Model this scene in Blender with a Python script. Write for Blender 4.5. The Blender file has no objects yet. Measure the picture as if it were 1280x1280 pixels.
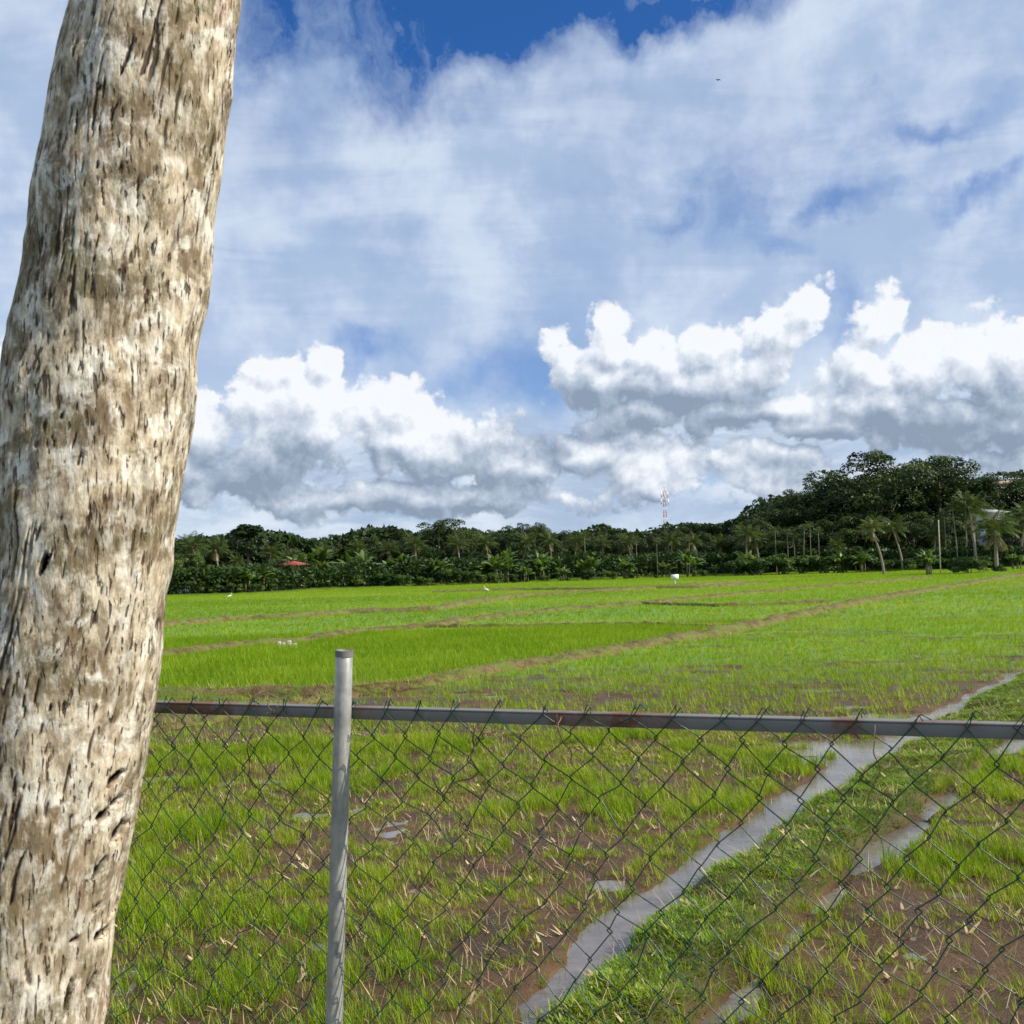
import bpy, math, random
import numpy as np
from mathutils import Matrix, Vector

random.seed(7)
rng = np.random.default_rng(7)
R = math.radians
scene = bpy.context.scene
col = scene.collection

# ------------------------------------------------------------------ camera
F = 1280.0
PITCH = math.atan(65 / 1280.0)
ROLL = R(1.8)
EYE = np.array([0.0, 0.0, 2.2])
_r0 = np.array([1.0, 0, 0])
_f = np.array([0, math.cos(PITCH), math.sin(PITCH)])
_u0 = np.array([0, -math.sin(PITCH), math.cos(PITCH)])
_r = _r0 * math.cos(ROLL) - _u0 * math.sin(ROLL)
_u = _u0 * math.cos(ROLL) + _r0 * math.sin(ROLL)

def ray(px, py):
    return _f + _r * (px - 640) / F - _u * (py - 640) / F

def at(px, py, Y):
    """point of the photograph's ray lying Y metres away (measured along world Y)"""
    d = ray(px, py)
    return EYE + d * (Y / d[1])

def gp(px, py, z=0.0):
    d = ray(px, py)
    return EYE + d * ((z - EYE[2]) / d[2])

cam_d = bpy.data.cameras.new('camera')
cam = bpy.data.objects.new('camera', cam_d)
col.objects.link(cam)
cam.matrix_world = Matrix(((_r[0], _u[0], -_f[0], EYE[0]), (_r[1], _u[1], -_f[1], EYE[1]),
                           (_r[2], _u[2], -_f[2], EYE[2]), (0, 0, 0, 1)))
cam_d.sensor_width = 36
cam_d.lens = 36
cam_d.clip_start = 0.05
cam_d.clip_end = 6000
cam_d.dof.use_dof = True
cam_d.dof.focus_distance = 5.0
cam_d.dof.aperture_fstop = 18
scene.camera = cam

# ------------------------------------------------------------------ light
SUN_A = R(14)          # degrees behind the lateral axis
SUN_E = R(38)
sun_dir = Vector((math.cos(SUN_A) * math.cos(SUN_E), -math.sin(SUN_A) * math.cos(SUN_E), math.sin(SUN_E)))
sd = bpy.data.lights.new('sun', 'SUN')
sd.energy = 5.4
sd.use_shadow = True
sd.angle = R(0.53)
sd.color = (1.0, 0.925, 0.80)
so = bpy.data.objects.new('sun', sd)
so.rotation_mode = 'QUATERNION'
so.rotation_quaternion = sun_dir.to_track_quat('Z', 'Y')
so.location = (30, -10, 40)
col.objects.link(so)

scene.view_settings.view_transform = 'Standard'
scene.view_settings.look = 'None'
scene.view_settings.gamma = 1
scene.cycles.max_bounces = 7
scene.cycles.diffuse_bounces = 3
scene.cycles.transmission_bounces = 4
scene.view_settings.exposure = 0.2

# ------------------------------------------------------------------ node helpers
class S:
    """socket with arithmetic"""
    def __init__(s, t, o): s.t, s.o = t, o
    def _m(s, op, *a, clamp=False):
        n = s.t.nodes.new('ShaderNodeMath'); n.operation = op; n.use_clamp = clamp
        for i, v in enumerate((s,) + a):
            if isinstance(v, S): s.t.links.new(v.o, n.inputs[i])
            else: n.inputs[i].default_value = v
        return S(s.t, n.outputs[0])
    def __add__(s, b): return s._m('ADD', b)
    def __sub__(s, b): return s._m('SUBTRACT', b)
    def __mul__(s, b): return s._m('MULTIPLY', b)
    def __truediv__(s, b): return s._m('DIVIDE', b)
    def rsub(s, a): return s._m('MULTIPLY', -1.0)._m('ADD', a)
    def max(s, b): return s._m('MAXIMUM', b)
    def min(s, b): return s._m('MINIMUM', b)
    def pow(s, b): return s._m('POWER', b)
    def clamp(s): return s._m('ADD', 0.0, clamp=True)
    def step(s, a, b, smooth=True):
        n = s.t.nodes.new('ShaderNodeMapRange'); n.interpolation_type = 'SMOOTHSTEP' if smooth else 'LINEAR'
        s.t.links.new(s.o, n.inputs['Value'])
        n.inputs['From Min'].default_value = a; n.inputs['From Max'].default_value = b
        return S(s.t, n.outputs['Result'])

def vmath(t, op, a, b=None):
    n = t.nodes.new('ShaderNodeVectorMath'); n.operation = op
    for i, v in enumerate((a, b)):
        if v is None: continue
        if isinstance(v, S): t.links.new(v.o, n.inputs[i])
        else: n.inputs[i].default_value = v
    return n

def vec(t, op, a, b=None):
    return S(t, vmath(t, op, a, b).outputs[0])

def noise(t, v, scale, detail=6, rough=0.55, dist=0.0, out=0):
    n = t.nodes.new('ShaderNodeTexNoise')
    n.inputs['Scale'].default_value = scale; n.inputs['Detail'].default_value = detail
    n.inputs['Roughness'].default_value = rough; n.inputs['Distortion'].default_value = dist
    if v is not None: t.links.new(v.o, n.inputs['Vector'])
    return S(t, n.outputs[out])

def voro(t, v, scale, detail=0, feature='F1', out='Distance', rough=0.5):
    n = t.nodes.new('ShaderNodeTexVoronoi'); n.feature = feature
    n.inputs['Scale'].default_value = scale
    if 'Detail' in n.inputs: n.inputs['Detail'].default_value = detail; n.inputs['Roughness'].default_value = rough
    if v is not None: t.links.new(v.o, n.inputs['Vector'])
    return S(t, n.outputs[out])

def mix(t, fac, a, b, mode='MIX'):
    n = t.nodes.new('ShaderNodeMix'); n.data_type = 'RGBA'; n.blend_type = mode
    for k, v in ((0, fac), (6, a), (7, b)):
        if isinstance(v, S): t.links.new(v.o, n.inputs[k])
        elif k == 0: n.inputs[0].default_value = v
        else: n.inputs[k].default_value = (*v, 1)
    return S(t, n.outputs[2])

def attr(t, name):
    n = t.nodes.new('ShaderNodeAttribute'); n.attribute_name = name
    return S(t, n.outputs['Fac'])

def coord(t, kind='Object'):
    n = t.nodes.new('ShaderNodeTexCoord')
    return S(t, n.outputs[kind])

def new_mat(name, rough=0.8, spec=0.3, metallic=0.0):
    m = bpy.data.materials.new(name); m.use_nodes = True
    t = m.node_tree
    b = t.nodes['Principled BSDF']
    b.inputs['Roughness'].default_value = rough
    b.inputs['Specular IOR Level'].default_value = spec
    b.inputs['Metallic'].default_value = metallic
    return m, t, b

def setin(t, b, name, v):
    if isinstance(v, S): t.links.new(v.o, b.inputs[name])
    elif isinstance(v, tuple): b.inputs[name].default_value = (*v, 1)
    else: b.inputs[name].default_value = v

def bump(t, b, h, strength=0.5, dist=0.02):
    n = t.nodes.new('ShaderNodeBump'); n.inputs['Strength'].default_value = strength
    n.inputs['Distance'].default_value = dist
    t.links.new(h.o, n.inputs['Height']); t.links.new(n.outputs[0], b.inputs['Normal'])

# ------------------------------------------------------------------ sky
def noise2(*a_, **k_):
    r_ = noise(*a_, **k_); r_.o.node.noise_dimensions = '2D'; return r_
def voro2(*a_, **k_):
    r_ = voro(*a_, **k_); r_.o.node.voronoi_dimensions = '2D'; return r_
world = bpy.data.worlds.new('World'); scene.world = world
world.use_nodes = True
wt = world.node_tree
for n in list(wt.nodes): wt.nodes.remove(n)

def azel(px, py):
    d = ray(px, py); d = d / np.linalg.norm(d)
    return math.atan2(d[0], d[1]), math.asin(d[2])

def blob_field(t, p, blobs):
    """max over soft ellipses (px, py, rx, ry in photo pixels turned into azimuth / elevation)"""
    f = None
    for (x, y, rx, ry) in blobs:
        a, e = azel(x, y)
        q = vec(t, 'SUBTRACT', p, (a, e, 0))
        q = vec(t, 'MULTIPLY', q, (1280.0 / rx, 1280.0 / ry, 0))
        l = S(t, vmath(t, 'LENGTH', q).outputs['Value']).rsub(1.0)
        if f is None: f = l
        else:
            n = t.nodes.new('ShaderNodeMath'); n.operation = 'SMOOTH_MAX'
            t.links.new(f.o, n.inputs[0]); t.links.new(l.o, n.inputs[1]); n.inputs[2].default_value = 0.12
            f = S(t, n.outputs[0])
    return f

CUM = [(385, 520, 115, 75), (325, 505, 75, 50), (408, 455, 34, 36), (350, 468, 45, 35), (490, 520, 80, 52), (525, 560, 75, 60), (235, 545, 70, 60),
       (300, 590, 150, 50), (590, 560, 70, 60), (640, 580, 80, 50), (690, 450, 45, 45), (720, 460, 60, 50), (800, 480, 90, 45), (930, 490, 100, 40), (790, 525, 100, 34), (900, 525, 110, 34), (1000, 520, 70, 30), (740, 560, 110, 26),
       (755, 420, 52, 52), (740, 480, 80, 50), (835, 450, 60, 52), (895, 430, 66, 52), (960, 410, 62, 50), (1008, 385, 42, 46), (880, 490, 130, 50),
       (960, 470, 60, 50),
       (1100, 405, 36, 56), (1092, 465, 52, 46), (1165, 450, 52, 56), (1240, 440, 64, 56), (1290, 440, 60, 60), (1160, 520, 170, 50), (1290, 520, 90, 50), (1040, 545, 90, 26),
       (960, 590, 120, 34), (810, 590, 100, 45), (1110, 600, 130, 26), (1270, 580, 90, 36), (520, 625, 300, 26), (150, 560, 120, 90), (-60, 520, 120, 90),
       (1400, 500, 150, 100), (1560, 520, 120, 80), (-250, 560, 200, 70)]
DARK = [(320, 598, 150, 26), (400, 580, 90, 18), (260, 645, 150, 14), (560, 610, 120, 24), (640, 560, 60, 22), (600, 645, 200, 12),
        (820, 515, 130, 26), (900, 525, 80, 26), (770, 500, 60, 24), (1120, 545, 150, 30), (1230, 520, 110, 30), (1300, 540, 90, 40), (860, 640, 180, 12), (1020, 565, 70, 12)]
VEILHOLE = [(540, 0, 190, 75), (430, 60, 110, 60), (330, 20, 90, 60), (800, 5, 170, 36), (950, 245, 60, 60), (850, 235, 80, 30), (990, 300, 40, 25), (640, -60, 260, 80),
            (1080, 245, 45, 20), (1230, 240, 40, 18), (1150, 130, 60, 20), (440, 450, 60, 30), (1060, 420, 50, 60), (620, 480, 70, 40), (570, 630, 60, 25), (890, 595, 30, 12)]

def density_group():
    g = bpy.data.node_groups.new('cloud_density', 'ShaderNodeTree')
    g.interface.new_socket('P', in_out='INPUT', socket_type='NodeSocketVector')
    g.interface.new_socket('D', in_out='OUTPUT', socket_type='NodeSocketFloat')
    gi = g.nodes.new('NodeGroupInput'); go = g.nodes.new('NodeGroupOutput')
    p = S(g, gi.outputs[0])
    w = vec(g, 'SUBTRACT', noise2(g, p, 9, 3, 0.5, out=1), (0.5, 0.5, 0.5))
    w = vec(g, 'MULTIPLY', w, (0.075, 0.05, 0))
    pw = vec(g, 'ADD', p, w)
    w2 = vec(g, 'SUBTRACT', noise2(g, p, 45, 4, 0.6, out=1), (0.5, 0.5, 0.5))
    pv = vec(g, 'ADD', p, vec(g, 'MULTIPLY', w2, (0.02, 0.02, 0)))
    f = blob_field(g, pw, CUM)
    puff = voro2(g, pv, 26, 3, 'SMOOTH_F1', rough=0.55).rsub(0.55)
    n2 = noise2(g, p, 34, 10, 0.62) - 0.5
    puff2 = voro2(g, pv, 70, 2, 'SMOOTH_F1', rough=0.5).rsub(0.55)
    d = f + puff * 0.55 + puff2 * 0.14 + n2 * 0.62
    g.links.new(d.o, go.inputs[0])
    return g

dg = density_group()
d = coord(wt, 'Generated')
sep = wt.nodes.new('ShaderNodeSeparateXYZ'); wt.links.new(d.o, sep.inputs[0])
X, Y, Z = (S(wt, sep.outputs[i]) for i in range(3))
az = X._m('ARCTAN2', Y); el = Z._m('ARCSINE')
cb = wt.nodes.new('ShaderNodeCombineXYZ'); wt.links.new(az.o, cb.inputs[0]); wt.links.new(el.o, cb.inputs[1])
P = S(wt, cb.outputs[0])

def dens(p):
    n = wt.nodes.new('ShaderNodeGroup'); n.node_tree = dg; wt.links.new(p.o, n.inputs[0]); return S(wt, n.outputs[0])

D0 = dens(P)
D1 = dens(vec(wt, 'ADD', P, (0.006, 0.009, 0)))
D2 = dens(vec(wt, 'ADD', P, (0.03, 0.05, 0)))
alpha = D0.step(-0.05, 0.20)
lit = (D0 - D1) * 0.62 + (D0 - D2) * 0.22 + 0.58
wob = vec(wt, 'SUBTRACT', noise2(wt, P, 14, 5, 0.6, out=1), (0.5, 0.5, 0.5))
Pw = vec(wt, 'ADD', P, vec(wt, 'MULTIPLY', wob, (0.07, 0.035, 0)))
wob2 = vec(wt, 'SUBTRACT', noise2(wt, P, 5.5, 6, 0.58, 0.1, out=1), (0.5, 0.5, 0.5))
Ph = vec(wt, 'ADD', P, vec(wt, 'MULTIPLY', wob2, (0.20, 0.20, 0)))
dark = blob_field(wt, Pw, DARK).step(-1.2, 0.7)
thick = D0.step(0.25, 1.1)
lit = (lit - dark * 0.46 - thick * 0.10 + (noise2(wt, Pw, 13, 8, 0.62) - 0.5) * 0.45).clamp()
crk = wt.nodes.new('ShaderNodeValToRGB')
el_ = crk.color_ramp.elements
el_[0].position = 0.0; el_[0].color = (0.235, 0.30, 0.40, 1)
el_[1].position = 1.0; el_[1].color = (0.82, 0.835, 0.86, 1)
for pos, c in ((0.25, (0.36, 0.43, 0.54, 1)), (0.5, (0.56, 0.62, 0.71, 1)), (0.78, (0.82, 0.85, 0.90, 1))):
    e = el_.new(pos); e.color = c
wt.links.new(lit.o, crk.inputs[0])
cumcol = S(wt, crk.outputs[0])

# thin high veil, laid out on a plane far above
zc = Z.max(0.04)
cb2 = wt.nodes.new('ShaderNodeCombineXYZ')
wt.links.new((X / zc).o, cb2.inputs[0]); wt.links.new((Y / zc).o, cb2.inputs[1])
V = S(wt, cb2.outputs[0])
rot = wt.nodes.new('ShaderNodeMapping'); rot.inputs['Rotation'].default_value = (0, 0, R(35)); rot.inputs['Scale'].default_value = (0.55, 1.25, 1)
wt.links.new(V.o, rot.inputs[0]); Vr = S(wt, rot.outputs[0])
v1 = (noise2(wt, Vr, 1.15, 9, 0.55, 0.35) - 0.5) * el.step(0.10, 0.35) + 0.5
v2 = noise2(wt, P, 7, 7, 0.52, 0.1)
hole = blob_field(wt, Ph, VEILHOLE[:4] + [(640, -60, 260, 80)]).step(-0.7, 0.9) + blob_field(wt, Ph, VEILHOLE[4:]).step(-0.8, 1.0) * 0.6
v4 = noise2(wt, Ph, 30, 5, 0.6)
veil = (v1 - 0.5) * 0.45 + (v2 - 0.5) * 0.8 + 1.0 - hole * ((v4 - 0.5) * 0.8 + 0.90)
veil = veil.clamp().step(0.0, 1.0, False) * 0.93
v3 = (noise2(wt, Vr, 1.9, 8, 0.6, 0.6) - 0.5) * el.step(0.12, 0.40) * 0.6 + (noise2(wt, P, 9, 7, 0.58, 0.1) - 0.5) * 0.9 + 0.5
veilcol = mix(wt, v3.step(0.35, 0.7), (0.38, 0.49, 0.67), (0.60, 0.68, 0.80))
lowlight = el.step(0.0, 0.28).rsub(1.0)
veilcol = mix(wt, lowlight * 0.5, veilcol, (0.50, 0.60, 0.77))
Pst = vec(wt, 'MULTIPLY', vec(wt, 'ADD', P, vec(wt, 'MULTIPLY', wob, (0.05, 0.02, 0))), (1.0, 4.2, 0))
bank_n = noise2(wt, Pst, 6.5, 9, 0.62, 0.2)
bankc = mix(wt, bank_n.step(0.32, 0.66), (0.38, 0.475, 0.62), (0.70, 0.76, 0.84))
bankm = el.step(0.10, 0.20).rsub(1.0) * noise2(wt, P, 5, 7, 0.6).step(0.30, 0.50)
veilcol = mix(wt, bankm * 0.9, veilcol, bankc)

sky = wt.nodes.new('ShaderNodeTexSky'); sky.sky_type = 'NISHITA'; sky.sun_disc = False
sky.sun_elevation = SUN_E; sky.sun_rotation = math.atan2(sun_dir.x, sun_dir.y)
sky.air_density = 1.0; sky.dust_density = 0.6; sky.ozone_density = 2.0
bg0 = wt.nodes.new('ShaderNodeBackground'); skyc = mix(wt, 1.0, S(wt, sky.outputs[0]), (0.24, 0.60, 1.10), 'MULTIPLY'); wt.links.new(skyc.o, bg0.inputs[0]); bg0.inputs[1].default_value = 0.10
bg1 = wt.nodes.new('ShaderNodeBackground'); wt.links.new(veilcol.o, bg1.inputs[0])
bg2 = wt.nodes.new('ShaderNodeBackground'); wt.links.new(cumcol.o, bg2.inputs[0])
m1 = wt.nodes.new('ShaderNodeMixShader'); m2 = wt.nodes.new('ShaderNodeMixShader'); wo = wt.nodes.new('ShaderNodeOutputWorld')
wt.links.new(veil.o, m1.inputs[0]); wt.links.new(bg0.outputs[0], m1.inputs[1]); wt.links.new(bg1.outputs[0], m1.inputs[2])
wt.links.new((alpha * 0.97).o, m2.inputs[0]); wt.links.new(m1.outputs[0], m2.inputs[1]); wt.links.new(bg2.outputs[0], m2.inputs[2])
wt.links.new(m2.outputs[0], wo.inputs[0])
world.cycles.sampling_method = 'MANUAL'; world.cycles.sample_map_resolution = 512

# ------------------------------------------------------------------ numpy noise
def _hash(ix, iy, seed):
    h = (ix.astype(np.int64) * 374761393 + iy.astype(np.int64) * 668265263 + seed * 1442695041) & 0xFFFFFFFF
    h = ((h ^ (h >> 13)) * 1274126177) & 0xFFFFFFFF
    return ((h ^ (h >> 16)) & 0xFFFF) / 65535.0

def vnoise(x, y, seed=0):
    x = np.asarray(x, float); y = np.asarray(y, float)
    ix = np.floor(x); iy = np.floor(y); fx = x - ix; fy = y - iy
    fx = fx * fx * (3 - 2 * fx); fy = fy * fy * (3 - 2 * fy)
    a = _hash(ix, iy, seed); b = _hash(ix + 1, iy, seed); c = _hash(ix, iy + 1, seed); e = _hash(ix + 1, iy + 1, seed)
    return (a * (1 - fx) + b * fx) * (1 - fy) + (c * (1 - fx) + e * fx) * fy

def fbm(x, y, seed=0, oct=4, g=0.5):
    s = 0; a = 1; n = 0
    for o in range(oct):
        s = s + a * vnoise(x * 2 ** o + 13.7 * o, y * 2 ** o + 7.1 * o, seed + o); n += a; a *= g
    return s / n

def sstep(a, b, x):
    t = np.clip((x - a) / (b - a), 0, 1); return t * t * (3 - 2 * t)

def pdist(x, y, line):
    """distance to a polyline, position 0..1 along it and width interpolated"""
    best = np.full(np.shape(x), 1e9); par = np.zeros(np.shape(x))
    n = len(line) - 1
    for i in range(n):
        ax, ay = line[i][:2]; bx, by = line[i + 1][:2]
        vx, vy = bx - ax, by - ay
        t = np.clip(((x - ax) * vx + (y - ay) * vy) / (vx * vx + vy * vy), 0, 1)
        dd = np.hypot(x - ax - t * vx, y - ay - t * vy)
        k = dd < best
        best = np.where(k, dd, best); par = np.where(k, i + t, par)
    return best, par

# ------------------------------------------------------------------ mesh helpers
def mesh_np(name, verts, faces4=None, faces3=None, smooth=False):
    me = bpy.data.meshes.new(name)
    verts = np.asarray(verts, np.float32)
    f4 = np.zeros((0, 4), np.int32) if faces4 is None else np.asarray(faces4, np.int32)
    f3 = np.zeros((0, 3), np.int32) if faces3 is None else np.asarray(faces3, np.int32)
    nl = f4.size + f3.size
    me.vertices.add(len(verts)); me.vertices.foreach_set('co', verts.ravel())
    me.loops.add(nl); me.loops.foreach_set('vertex_index', np.concatenate([f4.ravel(), f3.ravel()]))
    me.polygons.add(len(f4) + len(f3))
    st = np.concatenate([np.arange(len(f4)) * 4, f4.size + np.arange(len(f3)) * 3]).astype(np.int32)
    me.polygons.foreach_set('loop_start', st)
    me.update(calc_edges=True)
    if smooth: me.polygons.foreach_set('use_smooth', np.ones(len(me.polygons), bool))
    me.validate()
    return me

def add_attr(me, name, data):
    a = me.attributes.new(name, 'FLOAT', 'POINT'); a.data.foreach_set('value', np.asarray(data, np.float32).ravel())

def link(name, me, mat, parent=None, loc=None):
    o = bpy.data.objects.new(name, me); col.objects.link(o)
    if mat is not None and len(me.materials) == 0: me.materials.append(mat)
    if parent is not None: o.parent = parent
    if loc is not None: o.location = loc
    return o

def tag(o, label, cat, group=None):
    o['label'] = label; o['category'] = cat
    if group: o['group'] = group
    return o

def empty(name, loc, label, cat, group=None):
    o = bpy.data.objects.new(name, None); col.objects.link(o); o.location = loc; o.empty_display_size = 0.2
    return tag(o, label, cat, group)

class MB:
    """collects tubes, boxes and quads into one mesh"""
    def __init__(s): s.v = []; s.f4 = []; s.f3 = []; s.n = 0
    def add(s, v, f4=None, f3=None):
        v = np.asarray(v, float)
        if f4 is not None and len(f4): s.f4.append(np.asarray(f4) + s.n)
        if f3 is not None and len(f3): s.f3.append(np.asarray(f3) + s.n)
        s.v.append(v); s.n += len(v)
    def tube(s, pts, rad, sides=6, cap=True):
        pts = np.asarray(pts, float); n = len(pts)
        rad = np.full(n, rad) if np.isscalar(rad) else np.asarray(rad, float)
        tan = np.gradient(pts, axis=0); tan /= np.linalg.norm(tan, axis=1)[:, None] + 1e-12
        ref = np.array([0, 0, 1.0]) if abs(tan[0][2]) < 0.9 else np.array([1.0, 0, 0])
        u = np.cross(tan[0], ref); u /= np.linalg.norm(u)
        V = []
        a = np.arange(sides) / sides * 2 * math.pi
        for i in range(n):
            u = u - tan[i] * np.dot(u, tan[i]); u /= np.linalg.norm(u) + 1e-12
            w = np.cross(tan[i], u)
            V.append(pts[i] + rad[i] * (np.cos(a)[:, None] * u + np.sin(a)[:, None] * w))
        V = np.concatenate(V)
        f = []
        for i in range(n - 1):
            for k in range(sides):
                k2 = (k + 1) % sides
                f.append((i * sides + k, i * sides + k2, (i + 1) * sides + k2, (i + 1) * sides + k))
        f3 = []
        if cap:
            V = np.concatenate([V, pts[:1], pts[-1:]]); c0 = n * sides; c1 = c0 + 1
            for k in range(sides):
                k2 = (k + 1) % sides
                f3.append((c0, k2, k)); f3.append((c1, (n - 1) * sides + k, (n - 1) * sides + k2))
        s.add(V, f, f3)
    def box(s, lo, hi, M=None):
        x0, y0, z0 = lo; x1, y1, z1 = hi
        v = np.array([(x0, y0, z0), (x1, y0, z0), (x1, y1, z0), (x0, y1, z0), (x0, y0, z1), (x1, y0, z1), (x1, y1, z1), (x0, y1, z1)], float)
        if M is not None: v = v @ np.asarray(M)[:3, :3].T + np.asarray(M)[:3, 3]
        s.add(v, [(0, 3, 2, 1), (4, 5, 6, 7), (0, 1, 5, 4), (1, 2, 6, 5), (2, 3, 7, 6), (3, 0, 4, 7)])
    def mesh(s, name, smooth=False):
        return mesh_np(name, np.concatenate(s.v), np.concatenate(s.f4) if s.f4 else None, np.concatenate(s.f3) if s.f3 else None, smooth)
    def build(s, name, mat, parent=None, smooth=False, loc=None):
        return link(name, s.mesh(name, smooth), mat, parent, loc)

# ------------------------------------------------------------------ layout of the field
CH1 = [gp(*p) for p in [(560, 1400), (665, 1280), (735, 1200), (820, 1130), (897, 1080), (950, 1040), (1008, 1000), (1065, 960), (1115, 930), (1168, 900), (1218, 872), (1275, 846), (1330, 820), (1400, 795), (1700, 728)]]
CW1 = [0.08, 0.08, 0.09, 0.11, 0.15, 0.18, 0.20, 0.19, 0.18, 0.18, 0.18, 0.17, 0.16, 0.15, 0.15]
CH2 = [gp(*p) for p in [(800, 1380), (905, 1272), (960, 1210), (1000, 1160), (1060, 1100), (1110, 1060), (1150, 1030), (1180, 1000), (1225, 960), (1290, 915), (1330, 890)]]
CW2 = [0.03, 0.03, 0.04, 0.00, 0.03, 0.06, 0.09, 0.06, 0.0, -0.05, -0.05]
BUND = {
    'main': ([(60, 868), (200, 872), (330, 869), (420, 870), (520, 862), (600, 845), (700, 829), (800, 811), (920, 789), (1000, 771), (1100, 750), (1170, 738), (1250, 724), (1330, 712)], 0.34, 0.17),
    'low': ([(120, 938), (200, 915), (290, 900), (370, 884), (440, 869)], 0.24, 0.11),
    'left': ([(60, 838), (205, 824), (290, 812), (370, 806), (450, 793), (530, 787), (620, 773), (700, 765), (800, 757), (920, 745), (1010, 737), (1060, 733), (1160, 724)], 0.32, 0.17),
    'mid': ([(530, 787), (660, 786), (800, 784), (915, 788)], 0.16, 0.13),
    'far': ([(60, 800), (205, 785), (300, 777), (370, 774), (440, 768), (540, 765), (600, 754), (660, 746), (760, 741), (850, 735), (930, 730)], 0.36, 0.22),
    'edge': ([(540, 742), (640, 739), (760, 738), (880, 736), (960, 731)], 0.32, 0.2),
    'cross': ([(800, 757), (900, 760), (1000, 757), (1040, 755)], 0.18, 0.15),
}
BW = {k: ([gp(*p) for p in v[0]], v[1], v[2]) for k, v in BUND.items()}

def chan(x, y):
    """signed distance outside each channel edge"""
    out = []
    wob = (fbm(x * 2.0, y * 2.0, 31, 5, 0.6) - 0.5) * 0.34
    for line, w in ((CH1, CW1), (CH2, CW2)):
        d_, p_ = pdist(x, y, line)
        ww = np.interp(p_, np.arange(len(w)), w)
        out.append(d_ - ww + wob)
    return out

def side_of(x, y, line):
    """+ to the right of the line (looking along it)"""
    xs = np.interp(y, [p[1] for p in line], [p[0] for p in line])
    return x - xs

def strip_mask(x, y):
    s1 = side_of(x, y, CH1); s2 = side_of(x, y, CH2)
    m = sstep(0, 0.3, s1) * sstep(0, 0.3, -s2)
    far = (y > CH2[-1][1])
    return np.where(far, sstep(0, 0.3, s1) * sstep(1.9, 1.2, s1), m)

def bundmask(x, y):
    m = np.zeros(np.shape(x))
    for k, (line, w, h) in BW.items():
        d_, _ = pdist(x, y, line); m = np.maximum(m, sstep(w * 1.6, w * 0.7, d_))
    return m

def cover(x, y):
    """rice density 0..1"""
    n = fbm(x * 0.8, y * 0.8, 3, 4); n2 = fbm(x * 2.6 + 9, y * 2.6, 5, 3)
    near = sstep(0.36, 0.60, 0.55 * n + 0.45 * n2 + 0.040) * (0.35 + 0.65 * sstep(4.7, 7.2, y - 0.12 * x)) 
    main = BW['main'][0]
    # behind the main bund the rice is closed; in front of it there are bare muddy lanes
    mx = [p[1] for p in main]; xs = np.array([p[0] for p in main]); ys = np.array([p[1] for p in main])
    ybund = np.interp(x, xs, ys)
    lane = fbm(x * 0.10 + 3, y * 0.55, 8, 4)
    front = sstep(0.29, 0.47, 0.38 * lane + 0.30 * n + 0.32 * n2)
    c = near * (1 - sstep(10, 15, y)) + front * sstep(10, 15, y)
    behind = sstep(0, 0.8, y - ybund)
    bare = sstep(0.62, 0.72, fbm(x * 0.12, y * 0.35, 21, 3))
    return np.maximum(c, behind * (1 - 0.5 * bare)), behind

def hill(x, y):
    h = 5.0 * np.exp(-(((x - 62) / 26) ** 2 + ((y - 165) / 30) ** 2)) + 4.0 * np.exp(-(((x - 90) / 30) ** 2 + ((y - 190) / 40) ** 2))
    return h * sstep(118, 135, y)

def height(x, y):
    mud = (fbm(x * 1.7, y * 1.7, 1, 4) - 0.5) * 0.09 + (fbm(x * 9, y * 9, 2, 3) - 0.5) * 0.035
    cov, behind = cover(x, y)
    z = 0.015 + 0.017 * sstep(9, 12, y) + mud * (1 - 0.7 * behind) + 0.018 * behind
    z = z - 0.075 * sstep(0.60, 0.68, fbm(x * 0.22 + 5, y * 1.1, 301, 3)) * sstep(8, 11, y) * (1 - behind)
    z = z + 0.012 * cov
    lowf = sstep(5.4, 4.4, y - 0.1 * x) * 0.0
    z = z - lowf
    st = strip_mask(x, y)
    z = z + st * (0.07 + (fbm(x * 5, y * 5, 14, 3) - 0.4) * 0.10)
    a, b = chan(x, y)
    for q in (a, b):
        z = z - 0.16 * sstep(0.07, -0.06, q)
    z = np.where((a < -0.01) | (b < -0.01), np.minimum(z, -0.03), z)
    # bank the fence and palm stand on
    bank = sstep(3.9, 2.9, y)
    z = z * (1 - bank) + bank * (0.60 + (fbm(x * 3, y * 3, 77, 3) - 0.5) * 0.06)
    # dry land under the trees
    edge = edge_y(x)
    land = sstep(0, 3, y - edge)
    z = z + land * (0.35 + (fbm(x * 0.3, y * 0.3, 40, 3) - 0.5) * 0.3) + hill(x, y)
    return z

_ex = np.array([-200, -34, -27, -21, -12, 0, 12, 22, 32, 45, 60, 200])
_ey = np.array([96, 98, 99, 106, 112, 118, 120, 122, 118, 112, 108, 106])
def edge_y(x): return np.interp(x, _ex, _ey)

# ------------------------------------------------------------------ ground sheet
def axis(lo, hi, step, far_lo, far_hi, g):
    a = list(np.arange(lo, hi, step))
    s = step; v = a[-1]; up = []
    while v < far_hi: s *= g; v += s; up.append(v)
    s = step; v = a[0]; dn = []
    while v > far_lo: s *= g; v -= s; dn.append(v)
    return np.array(dn[::-1] + a + up)

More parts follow.
